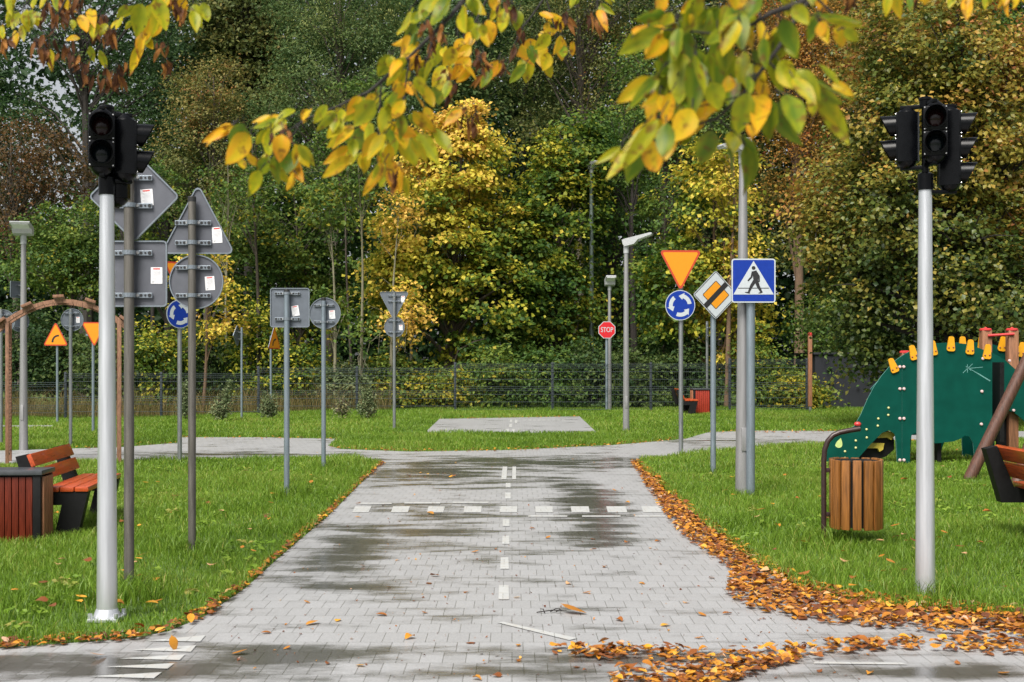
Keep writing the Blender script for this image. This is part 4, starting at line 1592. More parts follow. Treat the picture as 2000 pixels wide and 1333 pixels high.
make_tree('tree', 'orange brown tree behind the hanging right branch', 1560, 42, 'L_orange',
          [(1560, 170, 120, 130, 0), (1480, 90, 100, 120, .3), (1640, 100, 110, 110, .3), (1580, 330, 110, 110, 0)], 330, 26000, .11, 'barkred', (.19, 0), flat_t(.52, .32, 1.1), (.65, .45), 60, seed=22, twigs=1)
make_tree('tree', 'green tree with twiggy branches behind the hanging right branch', 1290, 43, 'L_green',
          [(1300, 150, 110, 130, 0), (1270, 330, 110, 120, 0), (1380, 280, 90, 110, .2)], 250, 17000, .13, 'bark', (.19, 0), flat_t(.55, .25, 1.0), (.7, .45), 55, seed=23, twigs=2)
# ---- the near linden on the right
make_tree('linden_tree', 'large yellow green linden with low hanging boughs above the dinosaur', 1955, 24.5, 'L_linden',
          [(1800, 250, 190, 180, 0), (1760, 430, 190, 170, -.3), (1900, 560, 190, 130, -.6), (1690, 600, 110, 130, 0), (1960, 250, 160, 220, 0), (1850, 80, 210, 130, .2), (1790, 690, 130, 70, .2), (1640, 420, 90, 150, .3), (2060, 480, 160, 200, .3)],
          820, 72000, .098, 'barkdark', (.24, 0), by_h(1.6, 6.0, .30, .62, 1.3, .34), (.42, .26), 170, aspect=.85, seed=24, shell=.35, twigs=2)
# ---- back rows: a wall of taller trees
rows = [
    (-60, 55, 'L_dark', 'tallest dark tree at the far left edge of the wood', [(-90, 200, 110, 140, 0), (-60, 360, 120, 150, 0)], .42),
    (330, 56, 'L_dark', 'dark green tree rising behind the olive brown one', [(330, 60, 120, 130, 0), (330, 220, 110, 130, 0), (300, 420, 120, 140, 0)], .50),
    (480, 54, 'L_olive', 'yellowish tall tree left of the feathery green one', [(480, 10, 100, 120, 0), (500, 140, 80, 90, 0)], .30),
    (880, 54, 'L_feather', 'green tall tree straight behind the bright yellow maple', [(890, 60, 130, 150, 0), (880, 260, 130, 150, 0), (900, 450, 130, 150, 0)], .30),
    (1010, 58, 'L_dark', 'dark tall tree between the yellow maple and the thin lamp post', [(1010, 80, 110, 150, 0), (1010, 300, 120, 150, 0), (1060, 500, 130, 150, 0)], .65),
    (1400, 56, 'L_olive', 'tall olive tree hidden behind the hanging right branch', [(1400, 40, 130, 150, 0), (1400, 250, 120, 150, 0), (1420, 450, 140, 150, 0)], .30),
    (1720, 52, 'L_orange', 'twiggy brown tree top behind the linden', [(1720, 20, 120, 120, 0), (1700, 220, 130, 150, 0), (1690, 430, 130, 150, 0)], .35),
    (1960, 55, 'L_green', 'green tall tree at the upper right corner', [(1960, 30, 130, 100, 0), (1930, 200, 140, 150, 0), (1960, 420, 140, 150, 0)], .50),
]
for i, (px, d, lf, lab, el, tb) in enumerate(rows):
    make_tree('tree', lab, px, d, lf, el, 260, 19000, .20, 'barkdark', (.26, 0), flat_t(tb, .30), (.95, .4), 40, seed=40 + i, twigs=1)
# deeper woodland that reads as one mass
rng = np.random.default_rng(77)
n = 150000
P = np.column_stack([rng.uniform(-34, 34, n), rng.uniform(60, 70, n), rng.random(n) * 22])
hole = (np.abs(P[:, 0] + 22.3) < 5.2) & (P[:, 2] > 8.5) & (noise3(P, 1.1) > -.12)
hole |= (noise3(P, .9) > .74) & (P[:, 2] > 15)
P = P[~hole]
n = len(P)
N = rng.normal(size=(n, 3)) * .7 + np.array([0, -.6, .6])
V, T, tt = leaf_cards(P, N, .50 * (.6 + .6 * rng.random(n)), np.clip(.30 + noise3(P, .6) * .3 + rng.normal(size=n) * .12, 0, 1), .6, .3, .5, rng)  # leaf tint kept low all over, painting in the deep wood's shade
tag(np_mesh('far_woodland', V, T, 'L_dark', tt), 'deep dark woodland behind the front trees', 'woodland', kind='stuff')

# saplings with pale bare stems
for k, (px, d, lab, el, tb) in enumerate([
    (705, 34.0, 'pale straight sapling left of the bright yellow maple, tallest of the bare stems', [(690, 330, 60, 60, 0), (720, 640, 50, 40, 0)], .5),
    (655, 34.0, 'thin leaning sapling stem above the grey disc sign back', [(640, 400, 45, 60, 0), (650, 600, 40, 40, 0)], .5),
    (396, 34.0, 'reddish thin trunk between the roundabout sign and the grey square sign back', [(400, 540, 70, 60, 0), (440, 640, 50, 50, 0)], .6),
    (1421, 34.6, 'bare brown trunk beside the end of priority sign post', [(1420, 330, 50, 60, 0), (1450, 480, 40, 60, 0)], .6),
    (762, 34.0, 'slim sapling stem behind the distant upside down triangle plate', [(770, 420, 40, 60, 0), (790, 600, 40, 60, 0)], .85)]):
    make_tree('sapling', lab, px, d, 'L_yellow' if tb > .55 else 'L_green', el, 26, 1300, .13, 'barkpale' if px in (705, 655, 762) else 'barkred', (.055 if px != 1421 else .085, 0), flat_t(tb, .3), (.5, .3), 16,
              None, 'sapling', seed=70 + k, twigs=1)

for k, (px, d, r0, top, bk, lab) in enumerate([
    (248, 36.5, .05, 300, 'barkdark', 'slim dark trunk left of the grey square sign back on the near post'),
    (300, 37.5, .09, 380, 'barkdark', 'stout dark trunk between the two nearest left sign posts'),
    (445, 36.5, .05, 330, 'barkpale', 'slim pale trunk left of the edge on sign'),
    (505, 38, .08, 300, 'bark', 'grey trunk right of the edge on sign'),
    (690, 35.5, .045, 200, 'bark', 'slender grey trunk leaning left beside the tallest bare sapling'),
    (805, 36, .05, 420, 'barkpale', 'short pale trunk left of the foot of the bright yellow maple'),
    (1240, 38.5, .13, 260, 'barkdark', 'stout forked dark trunk right of the short boxy lamp'),
    (1300, 36.5, .05, 420, 'bark', 'slim grey trunk left of the right give way sign')]):
    make_tree('sapling', lab, px, d, 'L_green', [(px + 12, top, 60, 70, 0), (px - 30, top + 90, 50, 50, .2)], 24, 1500, .12, bk, (r0, 0), flat_t(.45, .3), (.5, .2), 22, None, 'sapling', seed=170 + k, twigs=2, lean=-.25 if k == 4 else 0)

# understorey along the fence
under = [
    (30, 35.5, 620, 95, 'L_dark', .5, 'dark shrub behind the fence at the far left'),
    (120, 36, 640, 85, 'L_dark', .65, 'dark shrub behind the bend warning sign'),
    (205, 35, 660, 75, 'L_dark', .75, 'dark green shrub behind the half hidden give way sign'),
    (300, 34.8, 650, 80, 'L_yellow', .20, 'shrub with yellowing leaves behind the blue roundabout disc at left'),
    (400, 36, 660, 80, 'L_dark', .55, 'dark shrub behind the edge on sign post'),
    (500, 35, 620, 85, 'L_yellow', .24, 'shrub with yellow sprays below the grey square sign back'),
    (590, 35, 690, 75, 'L_yellow', .20, 'green and yellow shrub below the grey disc sign back'),
    (680, 34.2, 720, 62, 'L_shrub', .40, 'pale green bramble shrub left of the distant triangle post'),
    (770, 34.6, 700, 70, 'L_green', .60, 'bushy green shrub behind the distant triangle post'),
    (860, 34.4, 720, 70, 'L_green', .72, 'bright green shrub under the bright yellow maple'),
    (960, 34.8, 690, 85, 'L_green', .50, 'green shrub at the foot of the yellow maple'),
    (1060, 34.6, 700, 80, 'L_green', .35, 'deep green shrub left of the thin lamp post'),
    (1150, 34.8, 680, 80, 'L_dark', .60, 'dark shrub behind the STOP sign'),
    (1245, 35, 690, 75, 'L_dark', .75, 'dark shrub between the STOP sign and the right give way sign'),
    (1335, 35.4, 690, 75, 'L_dark', .55, 'dark shrub behind the right roundabout disc'),
    (1480, 34.6, 690, 75, 'L_green', .52, 'green shrub behind the pedestrian crossing sign'),
    (1545, 34, 730, 50, 'L_green', .78, 'leafy light green shrub left of the brown timber post'),
    (1600, 36, 600, 75, 'L_green', .40, 'green shrub above the dark shed'),
    (1700, 37.5, 620, 90, 'L_dark', .60, 'dark shrub behind the shed'),
    (1850, 33, 640, 100, 'L_dark', .65, 'dark shrub behind the dinosaur'),
    (1990, 31, 660, 100, 'L_dark', .70, 'dark shrub behind the dinosaur at the right edge'),
]
for i, (px, d, cy, r_, lf, tb, lab) in enumerate(under):
    lo = 790
    make_tree('shrub', lab, px, d, lf, [(px, cy + 28, r_ * .85, r_ * .85, 0), (px + 20, (cy + lo) / 2 + 8, r_ * .8, max(40, (lo - cy) * .55), -.2)], 80, 4200, .115, 'barkdark', (.05, 0),
              flat_t(tb, .32, 1.3), (.48, .18), 30, 'shrubs behind the fence', 'shrub', seed=100 + i, shell=.4)
# small planted bushes on the lawn before the fence
for i, (px, py, h, w, lab, lean) in enumerate([
    (424, 823, 70, 26, 'small grey green bush leaning right near the edge on sign', .45),
    (524, 818, 48, 24, 'small bush round the foot of the narrow amber sign', 0),
    (668, 820, 34, 18, 'dry twiggy bush right of the grey disc sign post', 0),
    (718, 820, 66, 26, 'small bush with tall pale stems left of the distant triangle post', 0),
    (362, 812, 66, 18, 'thin upright bush beside the left roundabout sign post', 0)]):
    x, d = G(px, py)
    make_tree('bush', lab, px, d, 'L_shrub', [(px + lean * 10, py - h * .22, w * .62, h * .22, 0), (px + lean * 30, py - h * .52, w * .46, h * .28, 0), (px + lean * 52, py - h * .85, w * .24, h * .24, 0)], 60, 1500 if i != 2 else 300, .055, 'bark', (.014, 0), flat_t(.45 if i != 2 else .8, .2),
              (.13, .14), 22, 'young bushes on the lawn before the fence', 'bush', seed=140 + i, shell=.2, twigs=0 if i != 2 else 2)

# ------------------------------------------------------------------ grass


def blades(n, xr, yr, hgt, wid, rng, tint_fn, avoid, clumpy=.48):
    x = rng.uniform(*xr, n)
    y = rng.uniform(*yr, n)
    ok = np.abs(x) < .44 * y + 1.6
    x, y = x[ok], y[ok]
    for a in avoid:
        k = ~in_poly(x, y, a)
        x, y = x[k], y[k]
    n = len(x)
    z = gz(x, y)
    cl = (np.sin(x * 3.1 + np.sin(y * 2.3) * 1.4) * np.cos(y * 2.7 + x * .8)) * .5 + .5
    h = hgt * (.55 + .7 * rng.random(n)) * (1 - clumpy + clumpy * 2 * cl)
    w = wid * (.7 + .6 * rng.random(n))
    a = rng.uniform(0, 2 * PI, n)
    b_ = rng.uniform(0, 2 * PI, n)
    ln = h * (.15 + .75 * rng.random(n))
    P = np.column_stack([x, y, z])
    side = np.column_stack([np.cos(a), np.sin(a), np.zeros(n)]) * w[:, None] * .5
    le = np.column_stack([np.cos(b_), np.sin(b_), np.zeros(n)]) * ln[:, None]
    mid = P + le * .35 + np.column_stack([np.zeros(n), np.zeros(n), h * .62])
    tip = P + le + np.column_stack([np.zeros(n), np.zeros(n), h * .95])
    V = np.stack([P - side, P + side, mid + side * .75, mid - side * .75, tip], 1).reshape(-1, 3)
    i = np.arange(n)[:, None] * 5
    T = np.concatenate([i + [[0, 1, 2]], i + [[0, 2, 3]], i + [[3, 2, 4]]], 1).reshape(-1, 3)
    return V, T, np.repeat(np.clip(tint_fn(x, y, rng, n), 0, 1), 5)


def gt(x, y, rng, n):
    c = np.sin(x * 1.7 + 2 * np.sin(y * .9)) * np.cos(y * 1.3 - x * .4)
    c2 = np.sin(x * .55 + 1.1) * np.sin(y * .5 + .4 * x)
    return .46 + .15 * c + .12 * c2 + rng.normal(size=n) * .20 + (rng.random(n) > .965) * .5


rng = np.random.default_rng(5)
AV = [ROAD, FAR, SLIVER]
parts = [blades(230000, (-6.5, 6.5), (4.9, 9.2), .060, .0044, rng, gt, AV), blades(290000, (-8.5, 8.5), (9.2, 14.5), .060, .0058, rng, gt, AV),
         blades(290000, (-12, 12), (14.5, 22), .062, .0082, rng, gt, AV), blades(300000, (-17, 17), (22, 34.5), .062, .0115, rng, gt, AV)]
Vs, Ts, tt, o = [], [], [], 0
for V, T, q in parts:
    Vs.append(V)
    Ts.append(T + o)
    tt.append(q)
    o += len(V)
tag(np_mesh('grass', np.concatenate(Vs), np.concatenate(Ts), 'grass', np.concatenate(tt)), 'bright green wet mown grass of the lawns', 'grass', kind='stuff')
# low broad-leaved weeds in the turf, each a rosette, too many to count
wx, wy = rng.uniform(-5.5, 6.5, 1500), rng.uniform(5, 16, 1500)
k = np.abs(wx) < .44 * wy + 1
for a in AV:
    k &= ~in_poly(wx, wy, a)
k &= (np.sin(wx * 1.9 + 1) * np.cos(wy * 1.4 + wx) > .05)
wx, wy = wx[k], wy[k]
m = len(wx)
ang = rng.uniform(0, 2 * PI, (m, 8))
rad = rng.uniform(.01, .06, (m, 8))
P = np.column_stack([(wx[:, None] + np.cos(ang) * rad).ravel(), (wy[:, None] + np.sin(ang) * rad).ravel(), rng.uniform(.025, .055, m * 8)])
N = rng.normal(size=(m * 8, 3)) * .35 + np.array([0, 0, 1.0])
V, T, q = leaf_cards(P, N, .045 * (.6 + .7 * rng.random(m * 8)), np.repeat(np.clip(.55 + rng.normal(size=m) * .25, 0, 1), 8), .6, .3, 0, rng)
tag(np_mesh('weeds', V, T, 'grass', q), 'low broad leaved weeds among the lawn grass', 'weeds', kind='stuff')
# longer tufts left standing round post feet where the mower does not reach
tp = [G(*p) for p in [(232, 1175), (252, 1150), (375, 1080), (1807, 1172), (1609, 1066), (1466, 972), (1451, 970), (1393, 927), (560, 972), (632, 918), (150, 1030), (40, 1052)]]
Vt, Tt, qt, o = [], [], [], 0
for (x, y) in tp:
    V, T, q = blades(420, (x - .22, x + .22), (y - .16, y + .16), .115, .006, rng, gt, AV, .3)
    Vt.append(V)
    Tt.append(T + o)
    qt.append(q)
    o += len(V)
tag(np_mesh('grass_tufts', np.concatenate(Vt), np.concatenate(Tt), 'grass', np.concatenate(qt)), 'longer grass tufts round the feet of the posts', 'grass', kind='stuff')
# tall dry grass at the fence foot, left
V, T, q = blades(6500, (-15, -3.2), (32.7, 35.2), .60, .010, rng, lambda x, y, r_, n: .5 + r_.normal(size=n) * .25, [], .45)
tag(np_mesh('tall_dry_grass', V, T, 'drygrass', q), 'tall straw coloured grass along the left fence foot', 'dry grass', kind='stuff')

# ------------------------------------------------------------------ fallen leaves


def curled(P, yaw, S, tint, rng, flatn=.35, lift=.008):
    """curled leaves: 3 x 3 grid blade, pointed at both ends"""
    n = len(P)
    us = np.array([-.56, -.5, -.34, -.10, .16, .38, .5])
    ws = np.array([.012, .03, .235, .33, .27, .13, .0])
    K = len(us)
    cu = rng.normal(size=n) * .22
    cv = rng.normal(size=n) * .22 + .12
    tx, ty = rng.normal(size=n) * flatn, rng.normal(size=n) * flatn
    tw_ = rng.normal(size=n) * .5
    c, s = np.cos(yaw), np.sin(yaw)
    V = np.zeros((n, K * 3, 3))
    asp = .8 + .35 * rng.random(n)
    for i in range(K):
        for j, sg in enumerate((-1, 0, 1)):
            lu = us[i] * S
            lv = sg * ws[i] * S * asp
            lz = cu * (us[i] ** 2) * S * 1.6 + cv * abs(sg * ws[i]) * S * 1.3 + tx * lu + (ty + tw_ * us[i]) * lv
            V[:, i * 3 + j, 0] = P[:, 0] + c * lu - s * lv
            V[:, i * 3 + j, 1] = P[:, 1] + s * lu + c * lv
            V[:, i * 3 + j, 2] = lz
    V[:, :, 2] += (P[:, 2] - V[:, :, 2].min(1))[:, None] + lift
    F = []
    for i in range(K - 1):
        for j in range(2):
            F.append([i * 3 + j, (i + 1) * 3 + j, (i + 1) * 3 + j + 1, i * 3 + j + 1])
    F = np.array(F)
    T = (np.arange(n)[:, None, None] * K * 3 + F[None]).reshape(-1, 4)
    return V.reshape(-1, 3), T, np.repeat(tint, K * 3)


def scatter(poly_px, dens, rng, edge=.0):
    poly = [G(*p) for p in poly_px]
    x0, x1 = min(p[0] for p in poly), max(p[0] for p in poly)
    y0, y1 = min(p[1] for p in poly), max(p[1] for p in poly)
    n = int((x1 - x0) * (y1 - y0) * dens * 1.75)
    x, y = rng.uniform(x0, x1, n), rng.uniform(y0, y1, n)
    k = in_poly(x, y, poly)
    return x[k], y[k]


rng = np.random.default_rng(9)
X, Y = [], []
band = [(1232, 903), (1262, 955), (1296, 1005), (1330, 1050), (1385, 1085), (1425, 1120), (1420, 1165), (1470, 1195), (1600, 1222), (1760, 1236), (2010, 1252), (2010, 1192),
        (1880, 1182), (1760, 1176), (1660, 1160), (1580, 1140), (1500, 1098), (1430, 1052), (1360, 1000), (1300, 945), (1262, 912), (1246, 900)]
for pl, dn in [(band, 520), ([(1240, 905), (1290, 985), (1350, 1052), (1430, 1100), (1440, 1165), (1560, 1205), (2010, 1240), (2010, 1205), (1700, 1172), (1560, 1140), (1450, 1080), (1330, 985), (1255, 908)], 500),
               ([(1150, 1290), (1180, 1262), (1400, 1278), (1520, 1268), (1640, 1256), (1790, 1252), (2010, 1246), (2010, 1285), (1900, 1282), (1760, 1272), (1640, 1284), (1560, 1300), (1470, 1322), (1400, 1350), (1200, 1350), (1190, 1318), (1330, 1300)], 560),
               ([(1060, 1282), (1090, 1266), (1180, 1262), (1260, 1280), (1200, 1296), (1100, 1290)], 330),
               ([(1350, 1300), (1560, 1285), (1480, 1322), (1380, 1350), (1220, 1350)], 500),
               # thin rim of the left lawn
               ([(752, 905), (700, 950), (640, 1010), (590, 1053), (540, 1096), (480, 1152), (405, 1208), (335, 1239), (255, 1255), (-10, 1274), (-10, 1258), (250, 1240), (330, 1226), (395, 1196), (472, 1143), (532, 1090), (582, 1047), (634, 1004), (694, 947), (742, 904)], 640),
               # rims of the island and of the far lawns
               ([(640, 877), (800, 885), (1000, 883), (1200, 873), (1345, 860), (1345, 856), (1200, 867.5), (1000, 878), (800, 880.5), (650, 873)], 60),
               ([(345, 858), (660, 861), (660, 857.5), (345, 854.5)], 40), ([(150, 880), (346, 868), (346, 864), (150, 876)], 40), ([(1370, 848), (1640, 846), (1640, 842), (1370, 844.5)], 40),
               ([(860, 820), (1130, 816), (1130, 813), (860, 817)], 20), ([(900, 935), (800, 938), (790, 925), (880, 922)], 16),
               ([(1780, 905), (1905, 905), (1905, 862), (1780, 862)], 25)]:
    x, y = scatter(pl, dn, rng)
    X.append(x)
    Y.append(y)
X, Y = np.concatenate(X), np.concatenate(Y)
n = len(X)
pile = .020 * rng.random(n)
lt = np.clip(.42 + rng.normal(size=n) * .27, 0, 1)
V, T, q = curled(np.column_stack([X, Y, gz(X, Y) + pile]), rng.uniform(0, 2 * PI, n), .050 * (.45 + .75 * rng.random(n)), lt, rng, .19)
tag(np_mesh('leaf_litter', V, T, 'L_litter', q, nper=4, smooth=True), 'drifts of orange brown fallen leaves along the lawn edges and across the road', 'fallen leaves', kind='stuff')

# single leaves lying apart: each its own thing, a few shapes shared
LEAFM = []
for k in range(14):
    r_ = np.random.default_rng(300 + k)
    V, T, q = curled(np.zeros((1, 3)), np.zeros(1), np.array([.066]), np.array([[.15, .35, .5, .62, .78, .95][k % 6]]), r_, .12, .004)
    o = np_mesh('fallen_leaf', V, T, 'L_litter', q, nper=4, smooth=True)
    LEAFM.append(o.data)
    bpy.data.objects.remove(o)


def lone_leaf(px, py, k, s, label, group, z=.005, up=0.0):
    x, d = G(px, py)
    o = bpy.data.objects.new('fallen_leaf', LEAFM[k % len(LEAFM)])
    COL.objects.link(o)
    o.location = (x, d, z + float(gz(x, d)))
    o.rotation_euler = (R(72), R(75), R(12)) if up else (0, 0, rng.uniform(0, 6.28))
    o.scale = (s, s, s)
    tag(o, label, 'fallen leaf', group)


GR = 'single leaves scattered on the paved road'
LR = 'lone small autumn leaf lying on the wet grey paving of the road'
lone_leaf(338, 1272, 3, 1.1, 'upright orange leaf standing in the puddle among the white give way teeth', GR, .035, 1.0)
lone_leaf(193, 1287, 2, 1.2, 'brown orange leaf lying in the puddle left of the white give way teeth', GR)
lone_leaf(468, 1281, 2, 1.1, 'rust brown leaf on dark wet paving right of the white give way teeth', GR)
lone_leaf(610, 1222, 3, 1.25, 'orange leaf alone on pale paving left of the diagonal white line', GR)
lone_leaf(1122, 1201, 2, 2.0, 'big brown and orange leaf beside the dark twig on the road', GR)
lone_leaf(841, 1006, 3, 1.5, 'orange leaf lying at the white crossing squares', GR)
for (px, py) in [(876, 1058), (776, 1097), (709, 1109), (927, 1081), (1070, 1053), (1158, 1055), (1225, 1062), (1160, 1074), (1290, 1105), (967, 1075), (849, 1128), (838, 1142), (1110, 1143), (1146, 1161), (1256, 1143), (910, 1160),
                 (1254, 1142), (919, 1259), (1012, 1264), (704, 1304), (932, 1331), (970, 1325), (1125, 1307), (1012, 1294), (1270, 1073), (1390, 1132), (1372, 1205), (1420, 1202), (1365, 1250), (1285, 1060), (680, 1030), (700, 1013),
                 (1700, 1320), (1600, 1315), (1960, 1320), (1870, 1300), (560, 1270), (640, 1300), (520, 1240), (700, 985), (860, 960), (1040, 1035), (780, 1020), (1200, 960), (1225, 985), (1180, 1110), (760, 1150), (1010, 1170), (1340, 1180),
                 (1300, 1225), (1210, 1215), (800, 1250), (745, 1205), (600, 1180), (660, 1215), (830, 1200), (890, 905), (1120, 898), (1160, 905), (700, 893), (560, 880), (620, 885), (1400, 862), (1540, 855), (1600, 852)]:
    lone_leaf(px, py, int(rng.integers(14)), .45 + .5 * rng.random(), LR, GR)
GL = 'single leaves lying in the grass'
LL = 'lone fallen leaf lying in the green lawn grass'
for k in range(150):
    if k % 2:
        px, py = rng.uniform(1300, 1990), rng.uniform(915, 1180)
        if px < 1245 + (py - 905) * 1.1 + 60:
            continue
    else:
        px, py = rng.uniform(20, 690), rng.uniform(915, 1210)
        if px > 745 - (py - 905) * 1.11 - 40:
            continue
    lone_leaf(px, py, int(rng.integers(14)), .7 + .5 * rng.random(), LL, GL, .05)
# crumbs and grit washed onto the road
n = 900
px, py = rng.uniform(450, 1700, n), 890 + 440 * rng.random(n)
xy = np.array([G(a, b_) for a, b_ in zip(px, py)])
k = in_poly(xy[:, 0], xy[:, 1], ROAD)
xy = xy[k]
n = len(xy)
V, T, q = curled(np.column_stack([xy, np.full(n, .005)]), rng.uniform(0, 6.3, n), .014 * (.3 + 1.2 * rng.random(n) ** 2), np.clip(rng.normal(size=n) * .35 + .15, 0, 1), rng, .3, .001)
tag(np_mesh('leaf_crumbs', V, T, 'L_litter', q, nper=4), 'dark crumbs of leaves strewn over the paving', 'debris', kind='stuff')
x, d = G(1075, 1201)
tw = MB()
for a, c in [((-.07, .0, .012), (.085, .02, .016)), ((.0, .01, .013), (.05, .06, .02)), ((.03, .01, .014), (.06, -.04, .03)), ((-.03, .0, .012), (-.05, .05, .02))]:
    m_ = (Vector(a) + Vector(c)) / 2 + Vector((.004, .008, .006))
    tw.tube([a, m_, c], [.0032, .0026, .0015], 6)
o = tw.build('twig', 'twig', loc=(x, d, 0))
tag(o, 'small dark forked twig lying on the pale paving', 'twig')

# ------------------------------------------------------------------ overhanging tree in the foreground
t = thing('overhanging_tree', 'near autumn tree whose leafy branches hang into the top of the view', 'tree', (2.7, 1.3, 0))
TB = Vector((2.7, 1.3, 0))


def L(v):
    return Vector(v) - TB


b = MB()
b.tube([(0, 0, -.1), (.02, .02, .6), (-.03, .03, 1.6), (-.05, .06, 2.4), (-.1, .1, 3.2), (-.05, .1, 4.2)], [.15, .12, .105, .09, .07, .03], 14)
b.build('trunk', 'bark', t)

COLS = {'g': .10, 'y': .34, 'o': .70, 'e': .58}


def near_leaf(base, tip, wid, tint, rng, out, crumple=False):
    """pear-like leaf, 7 stations x 5 across, folded and curving"""
    ax = tip - base
    Ln = ax.length
    ax.normalize()
    view = Vector((0, -1, 0)) + Vector(rng.normal(size=3)) * .45
    nrm = (view - ax * view.dot(ax)).normalized()
    sd = ax.cross(nrm)
    us = [0, .07, .20, .36, .56, .76, .91, 1.0]
    ws = [.03, .44, .87, 1.0, .93, .63, .27, .0]
    bend = rng.normal() * (.5 if crumple else .22)
    twist = rng.normal() * (1.6 if crumple else .35)
    fold = .12 + .25 * rng.random()
    wav = rng.random() * 6
    o = len(out['v'])
    for u, w in zip(us, ws):
        for j, s in enumerate((-1, -.5, 0, .5, 1)):
            lv = s * w * wid * .5
            ln = abs(s) * w * wid * .5 * fold + bend * Ln * (u - .3) ** 2 * 1.4 + .03 * wid * math.sin(u * 9 + wav + s * 2) * abs(s)
            q = twist * (u - .3)
            sdt = sd * math.cos(q) + nrm * math.sin(q)
            out['v'].append(base + ax * (u * Ln) + sdt * lv + nrm * ln)
            edge = .16 * abs(s) * rng.random() - (.07 if s == 0 else 0)
            out['t'].append(min(1, max(0, tint + edge + .10 * (u - .5) + .05 * rng.normal())))
    for i in range(len(us) - 1):
        for j in range(4):
            a = o + i * 5 + j
            out['f'].append((a, a + 1, a + 6, a + 5))
    # stalk
    st = base - ax * Ln * .25 + Vector(rng.normal(size=3)) * .004
    out['s'].append((st, base))


def wither(c, r, rng, out):
    for k in range(rng.integers(5, 9)):
        b0 = c + Vector(rng.normal(size=3)) * r * .25
        tp = b0 + Vector((rng.normal() * .35, rng.normal() * .35, -1)).normalized() * r * (.8 + .7 * rng.random())
        near_leaf(b0, tp, r * (.16 + .24 * rng.random()), rng.random() ** 1.5, rng, out, True)


def branch(limbs, leaves, browns, d0, extra, label):
    """limbs: lists of (px, py, radius m); leaves: (base px, base py, tip px, tip py, width px, colour)"""
    rng = np.random.default_rng(int(d0 * 1000))
    bm = MB()
    for path, d, start in limbs:
        pts = [L(W(px, py, d + dz)) for (px, py, rd, dz) in path]
        rad = [p[2] * .45 for p in path]
        if start:
            st = [L(Vector(s[:3])) for s in start]
            pts = st + pts
            rad = [s[3] * .6 for s in start] + rad
        bm.tube(pts, rad, 8)
    go = {'v': [], 'f': [], 't': [], 's': []}
    more = []
    for (bx, by, tx, ty, w, c) in leaves:
        for _ in range(1 + (rng.random() < .45)):
            ox, oy = rng.normal() * w * .55, rng.normal() * w * .35
            k = .62 + .33 * rng.random()
            more.append((bx + ox, by + oy, bx + ox + (tx - bx) * k + rng.normal() * w * .3, by + oy + (ty - by) * k, w * k, c if rng.random() < .6 else 'ggyye'[rng.integers(5)]))
    for (bx, by, tx, ty, w, c) in list(leaves) + more:
        dz = rng.normal() * .07
        dd_ = d0 + extra(bx, by) + dz
        base, tip = L(W(bx, by, dd_)), L(W(tx, ty, dd_ + rng.normal() * .03))
        near_leaf(base, tip, w * .92 * dd_ / F_PX, COLS[c] + rng.normal() * .07, rng, go)
    wo = {'v': [], 'f': [], 't': [], 's': []}
    for (cx, cy) in browns:
        dd_ = d0 + extra(cx, cy) + rng.normal() * .06
        wither(L(W(cx, cy - 14, dd_)), 27 * dd_ / F_PX, rng, wo)
    for q in go['s'] + wo['s']:
        bm.tube([q[0], q[1]], [.0012, .0009], 4, 0, False)
    lo = bm.build('branch', 'twig', t)
    if label:
        lo['label'] = label
    for nm, dd2, mt in (('leaves', go, 'L_near'), ('withered_leaves', wo, 'L_wither')):
        if dd2['v']:
            np_mesh(nm, np.array([list(v) for v in dd2['v']]), np.array(dd2['f']), mt, dd2['t'], lo, smooth=True, nper=4)


